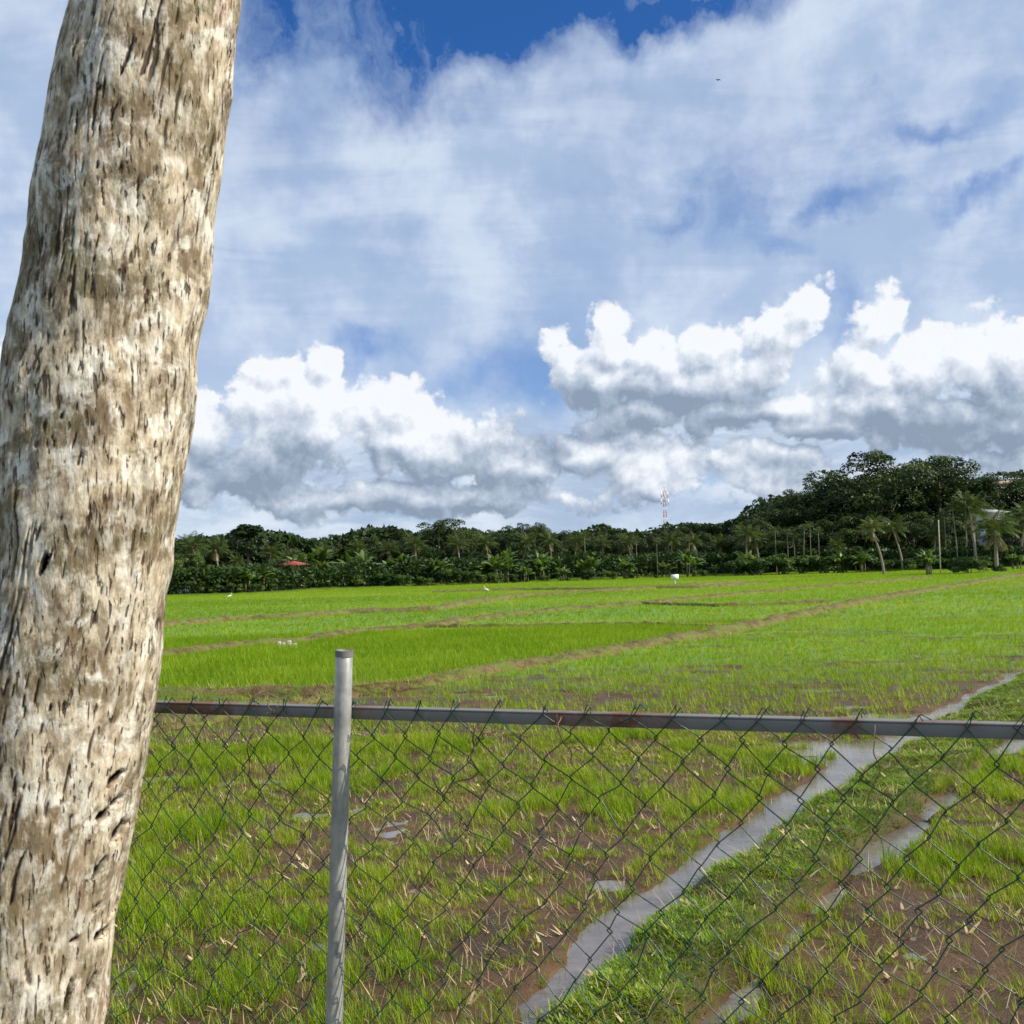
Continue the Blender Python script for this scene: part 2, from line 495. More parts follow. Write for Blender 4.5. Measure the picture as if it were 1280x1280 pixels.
gx = axis(-4.2, 11, 0.05, -1500, 1500, 1.09)
gy = axis(3.6, 17, 0.045, -60, 3200, 1.022)
GX, GY = np.meshgrid(gx, gy)
GZ = height(GX, GY)
GV = np.stack([GX, GY, GZ], -1).reshape(-1, 3)
nx, ny = len(gx), len(gy)
idx = np.arange(nx * ny).reshape(ny, nx)
GF = np.stack([idx[:-1, :-1], idx[:-1, 1:], idx[1:, 1:], idx[1:, :-1]], -1).reshape(-1, 4)
me = mesh_np('ground', GV, GF, smooth=True)
cv, bh = cover(GX, GY)
add_attr(me, 'green', (cv * sstep(9, 30, GY) * sstep(-0.01, 0.02, GZ)).ravel())
add_attr(me, 'weedy', strip_mask(GX, GY).ravel())
add_attr(me, 'land', np.maximum(sstep(0, 3, GY - edge_y(GX)), sstep(3.9, 3.0, GY)).ravel())
m, t, b = new_mat('mud', 0.75, 0.22)
o = coord(t)
n1 = noise(t, o, 1.4, 8, 0.6); n2 = noise(t, o, 22, 6, 0.65); n3 = noise(t, o, 90, 4, 0.6)
c = mix(t, n1.step(0.35, 0.68), (0.060, 0.031, 0.013), (0.125, 0.072, 0.034))
c = mix(t, n2.step(0.56, 0.74) * 0.7, c, (0.22, 0.15, 0.085))
c = mix(t, n3.step(0.58, 0.75) * 0.6, c, (0.055, 0.032, 0.018))
wd = mix(t, n2.step(0.3, 0.7), (0.075, 0.06, 0.025), (0.07, 0.105, 0.02))
c = mix(t, attr(t, 'weedy') * 0.75, c, wd)
gr = mix(t, noise(t, o, 0.35, 6, 0.65).step(0.3, 0.7), (0.10, 0.21, 0.006), (0.17, 0.28, 0.008))
gr = mix(t, n2.step(0.5, 0.8) * 0.45, gr, (0.06, 0.12, 0.012))
c = mix(t, attr(t, 'green').step(0.15, 0.8), c, gr)
ld = mix(t, n1.step(0.3, 0.7), (0.05, 0.045, 0.02), (0.06, 0.085, 0.02))
c = mix(t, attr(t, 'land'), c, ld)
setin(t, b, 'Base Color', c)
setin(t, b, 'Roughness', n1.step(0.3, 0.7, False) * 0.6 + 0.2)
bump(t, b, n2 * 0.6 + n3 * 0.4, 0.9, 0.04)
ground = link('ground', me, m); ground['kind'] = 'structure'

# water standing in the field and the two channels
wx = axis(-6, 14, 0.5, -60, 70, 1.3); wy = axis(3.3, 18, 0.5, 3.2, 100, 1.3)
WX, WY = np.meshgrid(wx, wy); k = np.arange(WX.size).reshape(WX.shape)
me = mesh_np('water', np.stack([WX, WY, 0 * WX], -1).reshape(-1, 3), np.stack([k[:-1, :-1], k[:-1, 1:], k[1:, 1:], k[1:, :-1]], -1).reshape(-1, 4))
m, t, b = new_mat('muddy_water', 0.06, 0.5)
o = coord(t)
setin(t, b, 'Base Color', mix(t, noise(t, o, 1.6, 6, 0.65).step(0.3, 0.7), (0.085, 0.068, 0.055), (0.19, 0.165, 0.148)))
b.inputs['IOR'].default_value = 1.6
b.inputs['Roughness'].default_value = 0.03
bump(t, b, noise(t, o, 9, 6, 0.62), 0.16, 0.03)
w = link('water', me, m); w['kind'] = 'structure'

# earth bunds between the plots
m, t, b = new_mat('bund_earth', 0.9, 0.2)
o = coord(t)
n1 = noise(t, o, 2.2, 7, 0.65); n2 = noise(t, o, 14, 6, 0.65)
c = mix(t, n1.step(0.35, 0.6), (0.095, 0.060, 0.028), (0.18, 0.13, 0.062))
c = mix(t, n2.step(0.5, 0.7), c, (0.06, 0.035, 0.02))
c = mix(t, noise(t, o, 2.6, 7, 0.75).step(0.44, 0.56) * 0.7, c, (0.13, 0.19, 0.025))
setin(t, b, 'Base Color', c); bump(t, b, n2, 1.0, 0.06)
bund_mat = m
def ribbon(line, w, h, seed, step):
    pts = np.array([p[:2] for p in line]); seg = np.linalg.norm(np.diff(pts, axis=0), axis=1); cum = np.concatenate([[0], np.cumsum(seg)])
    out = []; s_ = 0.0; ss = []
    while s_ < cum[-1]:
        ss.append(s_)
        yy = np.interp(s_, cum, pts[:, 1]); s_ += max(0.10, yy * step)
    ss = np.array(ss)
    cx = np.interp(ss, cum, pts[:, 0]); cy = np.interp(ss, cum, pts[:, 1])
    for _ in range(6):
        cx[1:-1] = (cx[:-2] + cx[1:-1] * 2 + cx[2:]) / 4; cy[1:-1] = (cy[:-2] + cy[1:-1] * 2 + cy[2:]) / 4
    tx = np.gradient(cx); ty = np.gradient(cy); L = np.hypot(tx, ty); nxv, nyv = -ty / L, tx / L
    wob = (fbm(ss * 0.5, ss * 0 + seed, seed, 3) - 0.5) * 0.8 * w
    prof = np.linspace(-1, 1, 13); sc = np.clip(cy / 22, 0.45, 1.15)
    V = []
    for u in prof:
        ww = w * sc * (0.7 + 0.6 * fbm(ss * 0.8, ss * 0 + seed + 5, seed, 3))
        x = cx + nxv * (u * ww + wob); y = cy + nyv * (u * ww + wob)
        z = (1 - abs(u) ** 2.6) * h * sc * (0.65 + 0.7 * fbm(ss * 1.3, ss * 0, seed + 2, 3)) + (fbm(x * 5, y * 5, seed + 9, 4) - 0.5) * 0.16 * (1 - abs(u) ** 3)
        V.append(np.stack([x, y, z + 0.02 - 0.05 * (abs(u) > 0.98)], -1))
    V = np.stack(V, 1); n = len(ss); kk = np.arange(n * 13).reshape(n, 13)
    return V.reshape(-1, 3), np.stack([kk[:-1, :-1], kk[:-1, 1:], kk[1:, 1:], kk[1:, :-1]], -1).reshape(-1, 4)[:, ::-1]
for i, (k_, (line, w_, h_)) in enumerate(BW.items()):
    v, f = ribbon(line, w_, h_, 50 + i, 0.006)
    ob = link('earth_bund', mesh_np('earth_bund', v, f, smooth=True), bund_mat); ob['kind'] = 'structure'

# ------------------------------------------------------------------ grass
def leaf_mat(name, cols, transl=0.35, rough=0.45, spec=0.35, scale=0.6, tcol=None):
    m = bpy.data.materials.new(name); m.use_nodes = True; t = m.node_tree
    b = t.nodes['Principled BSDF']; out = t.nodes['Material Output']
    b.inputs['Roughness'].default_value = rough; b.inputs['Specular IOR Level'].default_value = spec
    g = attr(t, 'tint')
    cr = t.nodes.new('ShaderNodeValToRGB'); e = cr.color_ramp.elements
    e[0].position = 0; e[0].color = (*cols[0], 1); e[1].position = 1; e[1].color = (*cols[-1], 1)
    for i, cc in enumerate(cols[1:-1]):
        q = e.new((i + 1) / (len(cols) - 1)); q.color = (*cc, 1)
    t.links.new(g.o, cr.inputs[0]); c = S(t, cr.outputs[0])
    t.links.new(c.o, b.inputs['Base Color'])
    tr = t.nodes.new('ShaderNodeBsdfTranslucent')
    c2 = mix(t, 1.0, c, tcol or (1.3, 1.25, 0.5), 'MULTIPLY'); t.links.new(c2.o, tr.inputs[0])
    ms = t.nodes.new('ShaderNodeMixShader'); ms.inputs[0].default_value = transl
    t.links.new(b.outputs[0], ms.inputs[1]); t.links.new(tr.outputs[0], ms.inputs[2]); t.links.new(ms.outputs[0], out.inputs[0])
    return m

def blades(px, py, pz, h, w, lean, yaw, curl, seg2=True):
    """one bent tapering blade per entry, as arrays"""
    n = len(px)
    dx, dy = np.cos(yaw), np.sin(yaw); sx, sy = -dy, dx
    hx = w / 2
    def P(t, ww):
        off = lean * h * t + curl * h * t * t
        up = h * t * (1 - 0.35 * curl * t)
        cx = px + dx * off; cy = py + dy * off; cz = pz + up
        return (np.stack([cx - sx * ww, cy - sy * ww, cz], -1), np.stack([cx + sx * ww, cy + sy * ww, cz], -1))
    if seg2:
        a, b_ = P(0, hx); c_, d_ = P(0.55, hx * 0.85); e_, _ = P(1.0, hx * 0)
        V = np.stack([a, b_, d_, c_, e_], 1).reshape(-1, 3); base = np.arange(n)[:, None] * 5
        return V, base + np.array([0, 1, 2, 3]), base + np.array([3, 2, 4]), 5
    a, b_ = P(0, hx); e_, _ = P(1.0, hx * 0)
    V = np.stack([a, b_, e_], 1).reshape(-1, 3); base = np.arange(n)[:, None] * 3
    return V, None, base + np.array([0, 1, 2]), 3

def scatter_zone(y0, y1, dens, margin=0.62):
    """random points over the sector in front of the fence"""
    n = int(dens * margin * (y1 * y1 - y0 * y0))
    y = np.sqrt(rng.uniform(y0 * y0, y1 * y1, n)); x = rng.uniform(-margin, margin, n) * y
    return x, y

def build_grass(name, x, y, nb, h, w, spread, mat, label, cat, tint, seg2=True, leanr=(0.05, 0.45), curlr=(0.0, 0.5), zoff=0.0, zfix=None):
    z = height(x, y) if zfix is None else zfix
    n = len(x)
    X_ = np.repeat(x, nb); Y_ = np.repeat(y, nb); Z_ = np.repeat(z, nb) + zoff; H_ = np.repeat(h, nb); T_ = np.repeat(tint, nb)
    N = len(X_)
    W_ = (np.repeat(w, nb) if not np.isscalar(w) else w) * rng.uniform(0.7, 1.3, N)
    yaw = rng.uniform(0, 2 * math.pi, N); r_ = rng.uniform(0, 1, N) * spread
    V, f4, f3, st = blades(X_ + np.cos(yaw) * r_, Y_ + np.sin(yaw) * r_, Z_ - 0.01, H_ * rng.uniform(0.55, 1.1, N), W_,
                           rng.uniform(*leanr, N), yaw, rng.uniform(*curlr, N), seg2)
    me = mesh_np(name, V, f4, f3)
    add_attr(me, 'tint', np.repeat(np.clip(T_ + rng.normal(0, 0.12, N) + 0.4 * (rng.random(N) < 0.06), 0, 1), st))
    ob = link(name, me, mat); ob['kind'] = 'stuff'; ob['label'] = label; ob['category'] = cat
    return ob

rice = leaf_mat('rice_leaf', [(0.055, 0.125, 0.006), (0.15, 0.255, 0.006), (0.225, 0.355, 0.010), (0.42, 0.42, 0.07)], 0.42, 0.55, 0.15)
def clear(x, y, pad=0.0):
    a, b = chan(x, y); return (a > pad) & (b > pad) & (bundmask(x, y) < 0.15) & (y < edge_y(x) - 0.3)

parts = []
# near seedlings, each tuft several blades
x, y = scatter_zone(3.9, 13, 780)
cvr, _ = cover(x, y); st = strip_mask(x, y)
tuftn = fbm(x * 6, y * 6, 66, 3)
k = (rng.random(len(x)) < cvr * sstep(0.30, 0.62, tuftn) * 1.15 + 0.06) & clear(x, y, 0.03) & (st < 0.3) & (height(x, y) > -0.02) & (y > 4.0)
x, y = x[k], y[k]; big = fbm(x * 1.1, y * 1.1, 91, 3)
build_grass('rice_seedlings', x, y, 7, 0.060 + 0.105 * sstep(0.38, 0.65, big) * rng.uniform(0.5, 1.2, len(x)), 0.0038, 0.026, rice,
            'bright green young rice shooting from the brown mud just beyond the fence', 'rice', np.clip(0.34 + 0.55 * fbm(x * 1.5, y * 1.5, 12, 3) + rng.normal(0, 0.13, len(x)), 0, 1))
# middle distance
x, y = scatter_zone(13, 34, 150)
cvr, bh = cover(x, y); st = strip_mask(x, y)
k = (rng.random(len(x)) < cvr * (0.55 + 0.45 * bh)) & clear(x, y, 0.05) & (st < 0.3)
x, y = x[k], y[k]; _, bh = cover(x, y)
build_grass('rice_plants', x, y, 4, (0.14 + 0.06 * bh) * rng.uniform(0.7, 1.2, len(x)), 0.012, 0.05, rice,
            'lush green young rice in the plots on both sides of the main earth bund', 'rice', np.clip(0.62 - 0.12 * bh + 0.4 * (fbm(x * 0.6, y * 0.6, 12, 3) - 0.5), 0, 1), seg2=False)
# far plots
x, y = scatter_zone(34, 125, 22, 0.60)
cvr, bh = cover(x, y)
k = (rng.random(len(x)) < 0.3 + 0.7 * cvr) & clear(x, y)
x, y = x[k], y[k]
build_grass('rice_field', x, y, 4, 0.17 * rng.uniform(0.6, 1.1, len(x)), 0.022, 0.12, rice,
            'even bright green rice plots stretching back to the tree line', 'rice', np.clip(0.58 + 0.7 * (fbm(x * 0.06, y * 0.12, 12, 4) - 0.5), 0, 1), seg2=False, leanr=(0.1, 0.9))
# dry grass along bunds
dry = leaf_mat('dry_grass', [(0.14, 0.22, 0.02), (0.30, 0.30, 0.07), (0.42, 0.34, 0.15), (0.30, 0.17, 0.07)], 0.25)
bx, by, bz, bhh = [], [], [], []
for i, (k_, (line, w_, h_)) in enumerate(BW.items()):
    pts = np.array([p[:2] for p in line]); seg = np.linalg.norm(np.diff(pts, axis=0), axis=1); cum = np.concatenate([[0], np.cumsum(seg)])
    L_ = cum[-1]; n = int(L_ * 120)
    s_ = rng.uniform(0, L_, n)
    yy = np.interp(s_, cum, pts[:, 1])
    keep = rng.random(n) < np.clip(14 / yy, 0.12, 1) * (0.30 + 1.0 * sstep(0.42, 0.56, fbm(s_ * 0.35, s_ * 0, 70 + i, 3)))
    s_ = s_[keep]; n = len(s_)
    q = rng.normal(0, 0.65, n) * w_
    jx = rng.normal(0, 1, n); jy = rng.normal(0, 1, n); l = np.hypot(jx, jy)
    xx = np.interp(s_, cum, pts[:, 0]) + jx / l * np.abs(q); yy = np.interp(s_, cum, pts[:, 1]) + jy / l * np.abs(q)
    bx.append(xx); by.append(yy); bz.append(0.02 + h_ * 0.75 * np.clip(1 - (np.abs(q) / w_) ** 2, 0, 1)); bhh.append(np.where(yy > 30, 0.16, 0.14))
bx, by, bz, bhh = map(np.concatenate, (bx, by, bz, bhh))
build_grass('bund_grass', bx, by, 5, bhh * rng.uniform(0.6, 1.2, len(bx)), np.clip(by * 0.0006, 0.006, 0.03), 0.06, dry,
            'straw coloured and green grass fringing the earth bunds', 'grass', rng.uniform(0.0, 0.85, len(bx)), seg2=False, leanr=(0.2, 1.2), zfix=bz)
# weeds on the strip between the channels: short broad leaves
weed = leaf_mat('weed_leaf', [(0.04, 0.09, 0.010), (0.10, 0.19, 0.012), (0.19, 0.29, 0.02), (0.34, 0.30, 0.07)], 0.30)
x, y = scatter_zone(3.9, 22, 1500, 0.64)
st = strip_mask(x, y); a_, b_ = chan(x, y)
wn = fbm(x * 3, y * 3, 55, 3)
k = (rng.random(len(x)) < st * np.clip(0.25 + 1.2 * sstep(0.40, 0.58, wn), 0, 1) * np.clip(9 / y, 0.3, 1)) & (a_ > -0.04) & (b_ > -0.03)
x, y = x[k], y[k]
build_grass('weeds', x, y, 6, rng.uniform(0.014, 0.044, len(x)), 0.0105, 0.055, weed,
            'low leafy weeds carpeting the raised strip between the two water channels', 'weeds', np.clip(0.25 + 0.6 * fbm(x * 2, y * 2, 15, 3), 0, 1), leanr=(0.2, 1.5), curlr=(0, 0.6))
x, y = scatter_zone(3.9, 22, 420, 0.64)
st = strip_mask(x, y); a_, b_ = chan(x, y)
k = (rng.random(len(x)) < st * 0.8 * np.clip(10 / y, 0.3, 1)) & (a_ > 0) & (b_ > 0); x, y = x[k], y[k]
build_grass('short_grass', x, y, 6, rng.uniform(0.03, 0.09, len(x)), 0.0035, 0.04, rice, 'fine short grass mixed into the weeds between the two channels', 'grass', rng.uniform(0.1, 0.75, len(x)), leanr=(0.1, 1.2))
# straw and dead leaves lying on the mud
x, y = scatter_zone(4, 14, 16)
straw = leaf_mat('straw', [(0.22, 0.14, 0.07), (0.42, 0.30, 0.16), (0.55, 0.42, 0.24)], 0.1, 0.8)
k = clear(x, y); x, y = x[k], y[k]
build_grass('dead_leaves', x, y, 2, rng.uniform(0.015, 0.055, len(x)), 0.016, 0.05, straw, 'pale dead leaves and straw bits littering the wet mud', 'leaf litter',
            rng.uniform(0, 1, len(x)), leanr=(1.2, 2.2), curlr=(0.0, 0.3), zoff=0.02)
x, y = scatter_zone(4, 14, 110)
k = clear(x, y) & (rng.random(len(x)) < 0.8); x, y = x[k], y[k]
build_grass('straw_stubble', x, y, 2, rng.uniform(0.05, 0.14, len(x)), 0.004, 0.04, straw, 'thin dried straw stalks standing and lying among the seedlings', 'straw',
            rng.uniform(0, 1, len(x)), leanr=(0.1, 1.6), curlr=(0.0, 0.6))
# bank by the fence
x = rng.uniform(-4, 4, 5000); y = rng.uniform(0.8, 3.9, 5000)
k = (np.hypot(x + 0.75, y - 1.35) > 0.3) & (np.hypot(x, y) > 0.7)
x, y = x[k], y[k]
build_grass('bank_grass', x, y, 5, rng.uniform(0.05, 0.15, len(x)), 0.007, 0.04, rice, 'short green grass on the raised bank under the fence', 'grass', rng.uniform(0.1, 0.8, len(x)))

# ------------------------------------------------------------------ palm trunk in the foreground
rows = [(-330, 345, 205), (-120, 318, 217), (0, 303, 223), (90, 290, 229), (180, 276, 237), (280, 261, 241), (400, 247, 248), (520, 236, 252), (640, 221, 256), (740, 212, 259), (840, 198, 262), (920, 187, 262),
        (1050, 166, 266), (1160, 152, 268), (1280, 138, 272), (1500, 112, 290), (1750, 90, 330)]
TY = 1.35
ax_pts = []; rad = []
for (py, xr, wpx) in rows:
    s_ = math.cos(R(8.5)) * 0.925; xr = xr + float(np.interp(py, [0, 640, 840, 920, 1280, 1750], [9, 10, 4, 0, -9, -9])) ; c_ = at(xr - wpx / 2, py, TY)
    ax_pts.append(c_); rad.append(wpx * s_ / 2 / F * TY)
ax_pts = np.array(ax_pts)[::-1]; rad = np.array(rad)[::-1]
zb = 0.45
ext = [(ax_pts[-1] + np.array([0.12 * k_ + 0.015 * k_ * k_, 0.05 * k_, 0.62 * k_])) for k_ in range(1, 10)]
ax_pts = np.concatenate([ax_pts, ext]); rad = np.concatenate([rad, np.linspace(rad[-1], 0.09, 9)])
zs = ax_pts[:, 2]
z_top = zs[-1]
zz = np.concatenate([np.arange(zb, 1.15, 0.02), np.arange(1.15, 3.35, 0.0032), np.arange(3.35, z_top, 0.03)])
NA = 440
th = np.arange(NA) / NA * 2 * math.pi
TH, ZZ = np.meshgrid(th, zz)
CX = np.interp(ZZ, zs, ax_pts[:, 0]); CY = np.interp(ZZ, zs, ax_pts[:, 1]); RR = np.interp(ZZ, zs, rad)
# periodic coords (blend two sheets across the seam which faces away from the camera)
def per(fn):
    u = TH / (2 * math.pi)
    a_ = fn(u * 0.80, ZZ); b_ = fn((u - 1) * 0.80, ZZ)
    w_ = sstep(0.85, 1.0, u); return a_ * (1 - w_) + b_ * w_
seam = R(60)
TH = (TH) % (2 * math.pi)
wv = lambda u, z: (fbm(u * 9, z * 5, 5, 3) - 0.5) * 0.05
crack_n = per(lambda u, z: fbm((u + wv(u, z)) * 185, z * 13.0, 101, 3, 0.55))
crack_s = per(lambda u, z: fbm((u + wv(u, z) * 1.2) * 250, z * 44.0, 111, 2, 0.4))
gate = per(lambda u, z: fbm(u * 11, z * 8, 121, 3))
crack = np.clip(sstep(0.655, 0.73, crack_n) * sstep(0.38, 0.56, gate) + 0.9 * sstep(0.72, 0.82, crack_s) * sstep(0.42, 0.58, 1 - gate), 0, 1)
plates = per(lambda u, z: fbm(u * 30, z * 14, 131, 4))
rings = per(lambda u, z: fbm(z * 0 + u * 2.0, z * 14, 141, 3))
lump = per(lambda u, z: fbm(u * 6, z * 4, 151, 3))
disp = (plates - 0.5) * 0.008 + (rings - 0.5) * 0.007 + (lump - 0.5) * 0.020 - crack * 0.0032
# woodpecker-like holes
hole_a = np.zeros_like(TH)
def surf_param(px, py):
    d_ = ray(px, py); best = None
    for t_ in np.linspace(1.0, 1.7, 300):
        p = EYE + d_ * t_
        cx = np.interp(p[2], zs, ax_pts[:, 0]); cy = np.interp(p[2], zs, ax_pts[:, 1]); r_ = np.interp(p[2], zs, rad)
        if math.hypot(p[0] - cx, p[1] - cy) <= r_:
            return math.atan2(p[1] - cy, p[0] - cx) % (2 * math.pi), p[2], r_
    return None
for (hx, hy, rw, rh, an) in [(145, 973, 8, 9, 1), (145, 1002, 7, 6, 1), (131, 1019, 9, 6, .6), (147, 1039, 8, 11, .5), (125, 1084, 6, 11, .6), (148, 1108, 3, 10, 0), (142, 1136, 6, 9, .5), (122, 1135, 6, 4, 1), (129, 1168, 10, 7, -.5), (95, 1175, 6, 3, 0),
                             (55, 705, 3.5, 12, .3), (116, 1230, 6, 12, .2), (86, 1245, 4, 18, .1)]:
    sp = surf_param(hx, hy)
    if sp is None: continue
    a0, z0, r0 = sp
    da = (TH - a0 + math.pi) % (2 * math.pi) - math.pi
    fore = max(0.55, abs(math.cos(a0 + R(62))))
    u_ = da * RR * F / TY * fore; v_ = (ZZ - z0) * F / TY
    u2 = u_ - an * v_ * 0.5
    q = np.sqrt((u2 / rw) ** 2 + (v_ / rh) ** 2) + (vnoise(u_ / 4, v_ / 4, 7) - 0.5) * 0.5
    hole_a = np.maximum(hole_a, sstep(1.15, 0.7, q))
disp = disp - hole_a * 0.022
RR2 = RR + disp
V = np.stack([CX + RR2 * np.cos(TH), CY + RR2 * np.sin(TH), ZZ], -1)
V[..., 2] += 0
n_ = len(zz); kk = np.arange(n_ * NA).reshape(n_, NA)
k2 = np.roll(kk, -1, axis=1)
FF = np.stack([kk[:-1], k2[:-1], k2[1:], kk[1:]], -1).reshape(-1, 4)
base0 = np.array([ax_pts[0][0], ax_pts[0][1], 0.55])
palm = empty('palm_tree', tuple(base0), 'thick leaning palm trunk with pale cracked bark at the left, nearest the camera', 'tree')
me = mesh_np('trunk', V.reshape(-1, 3) - base0, FF, smooth=True)
add_attr(me, 'crack', crack.ravel()); add_attr(me, 'pit', hole_a.ravel()); add_attr(me, 'plate', plates.ravel())
m, t, b = new_mat('palm_bark', 0.9, 0.15)
o = coord(t)
lich = noise(t, o, 13, 9, 0.68, 0.5); lich2 = noise(t, o, 24, 6, 0.65, 0.5)
mp = vec(t, 'MULTIPLY', o, (1, 1, 0.33))
fine = noise(t, mp, 130, 6, 0.7); med = noise(t, mp, 42, 6, 0.68)
c = mix(t, lich.step(0.40, 0.56), (0.19, 0.135, 0.075), (0.56, 0.465, 0.325))
c = mix(t, lich2.step(0.50, 0.60) * 0.85, c, (0.78, 0.74, 0.64))
c = mix(t, noise(t, o, 9, 9, 0.75, 0.8).step(0.50, 0.60) * 0.85, c, (0.12, 0.10, 0.035))
c = mix(t, noise(t, mp, 26, 8, 0.75).step(0.55, 0.62) * 0.8, c, (0.10, 0.065, 0.035))
c = mix(t, noise(t, vec(t, 'ADD', mp, (3, 3, 3)), 13, 6, 0.65).step(0.61, 0.67) * 0.7, c, (0.28, 0.12, 0.06))
c = mix(t, med.step(0.52, 0.70) * 0.6, c, (0.15, 0.12, 0.08))
c = mix(t, fine.step(0.40, 0.7) * 0.22, c, (0.75, 0.70, 0.58))
vs = vec(t, 'MULTIPLY', o, (1, 1, 0.16))
c = mix(t, noise(t, o, 4.5, 5, 0.6).step(0.50, 0.62) * 0.5, c, (0.19, 0.145, 0.08))
mot = noise(t, mp, 75, 6, 0.7)
c = mix(t, mot.step(0.50, 0.60) * 0.55, c, (0.17, 0.125, 0.075))
c = mix(t, mot.step(0.50, 0.40) * 0.40, c, (0.80, 0.76, 0.66))
hair = noise(t, vs, 190, 3, 0.5, 0.2)
c = mix(t, hair.step(0.60, 0.65) * 0.85, c, (0.07, 0.045, 0.028))
c = mix(t, attr(t, 'crack').step(0.15, 0.8) * 0.88, c, (0.045, 0.028, 0.018))
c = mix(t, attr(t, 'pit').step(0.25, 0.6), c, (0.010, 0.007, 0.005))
setin(t, b, 'Base Color', c)
bump(t, b, med * 0.5 + fine * 0.5 - hair.step(0.60, 0.70) * 0.6, 0.9, 0.006)
link('trunk', me, m, palm)

# ------------------------------------------------------------------ palm / tree generators
palm_leaf = leaf_mat('palm_leaf', [(0.022, 0.05, 0.011), (0.05, 0.088, 0.015), (0.095, 0.125, 0.026), (0.17, 0.13, 0.048)], 0.25, 0.4)
tree_leaf = leaf_mat('tree_leaf', [(0.010, 0.022, 0.007), (0.022, 0.045, 0.011), (0.048, 0.082, 0.016), (0.10, 0.125, 0.028)], 0.2, 0.5, 0.2)
light_leaf = leaf_mat('light_tree_leaf', [(0.018, 0.04, 0.010), (0.045, 0.09, 0.014), (0.085, 0.14, 0.024), (0.14, 0.17, 0.045)], 0.25, 0.5, 0.2)
banana_leaf = leaf_mat('banana_leaf', [(0.020, 0.05, 0.010), (0.07, 0.13, 0.025), (0.16, 0.24, 0.06), (0.26, 0.28, 0.11)], 0.35, 0.35, 0.4)
m, t, b = new_mat('grey_bark', 0.9, 0.1); o = coord(t)
setin(t, b, 'Base Color', mix(t, noise(t, o, 3, 5), (0.16, 0.13, 0.10), (0.34, 0.30, 0.24))); bark = m
m, t, b = new_mat('pale_stem', 0.8, 0.2); o = coord(t)
setin(t, b, 'Base Color', mix(t, noise(t, o, 4, 5), (0.09, 0.09, 0.045), (0.20, 0.18, 0.11))); stem_mat = m

def nrm(v): return v / (np.linalg.norm(v, axis=-1, keepdims=True) + 1e-9)

def quads(C, A, B, tint):
    """leaf faces: centres C, half axes A and B (diamond, slightly folded)"""
    V = np.stack([C - A, C + B, C + A, C - B], 1).reshape(-1, 3)
    f = np.arange(len(C))[:, None] * 4 + np.array([0, 1, 2, 3])
    return V, f, np.repeat(tint, 4)

def crown_mesh(name, lobes, n, size, r_, flat=0.0, tintb=0.45):
    """leaf faces on the shells of many lobes"""
    C, T, Nn = [], [], []
    tot = sum(l[3] ** 2 for l in lobes)
    for (x, y, z, rr, sq) in lobes:
        k = max(20, int(n * rr * rr / tot))
        d_ = nrm(r_.normal(0, 1, (k, 3))); d_[:, 2] = np.where(d_[:, 2] < -0.35, -d_[:, 2], d_[:, 2])
        wob = 0.75 + 0.5 * fbm(d_[:, 0] * 2.3 + x, d_[:, 1] * 2.3 + d_[:, 2] * 1.7 + y, 17, 3)
        rad_ = rr * wob * r_.uniform(0.62, 1.08, k) ** 0.7
        C.append(np.array([x, y, z]) + d_ * rad_[:, None] * np.array([1, 1, sq])); Nn.append(d_)
        T.append(np.clip(tintb + r_.normal(0, 0.20) + 0.15 * r_.normal(0, 1, k), 0, 1))
    C = np.concatenate(C); T = np.concatenate(T); Nn = nrm(np.concatenate(Nn) + r_.normal(0, 0.55, (len(C), 3)) + np.array([0, 0, 0.35]))
    u = nrm(np.cross(Nn, r_.normal(0, 1, (len(C), 3)))); v = np.cross(Nn, u)
    s_ = size * r_.uniform(0.5, 1.3, len(C))[:, None]
    V, f, tt = quads(C, u * s_, v * s_ * 0.55, T)
    me = mesh_np(name, V, f); add_attr(me, 'tint', tt)
    return me

def broadleaf(seed, spread=1.0, lift=0.3, n=9000, size=0.022, nl=26, tintb=0.45):
    """unit-height tree: returns crown mesh, trunk mesh"""
    r_ = np.random.default_rng(seed)
    lobes = []
    for i in range(nl):
        a = r_.uniform(0, 2 * math.pi); q = math.sqrt(r_.uniform(0, 1)) * 0.34 * spread
        top = 0.86 - 0.9 * (q / spread) ** 2 * 2.0
        z = r_.uniform(lift, max(lift + 0.05, top))
        rr = r_.uniform(0.075, 0.15) * (0.8 + 0.3 * spread)
        lobes.append((q * math.cos(a), q * math.sin(a), z, rr, 0.75))
    for i in range(12):
        a = r_.uniform(0, 2 * math.pi); q = r_.uniform(0.0, 0.24) * spread
        lobes.append((q * math.cos(a), q * math.sin(a), r_.uniform(0.74, 0.91), r_.uniform(0.05, 0.11), 0.75))
    cm = crown_mesh('crown', lobes, n, size, r_, tintb=tintb)
    mb = MB()
    mb.tube([(0, 0, -0.06), (0.005, 0, 0.12), (0.012, 0.01, 0.3), (0, 0, 0.55), (0, 0, 0.75)], [0.030, 0.022, 0.018, 0.012, 0.004], 8)
    for i in range(9):
        l = lobes[i]; z0 = min(max(lift - 0.08, l[2] - 0.3), 0.6)
        mb.tube([(0, 0, z0), (l[0] * .5, l[1] * .5, (z0 + l[2]) / 2 + .02), (l[0], l[1], l[2])], [0.011, 0.007, 0.002], 5)
    return cm, mb.mesh('trunk', True), light_leaf if tintb > 0.55 else tree_leaf, bark

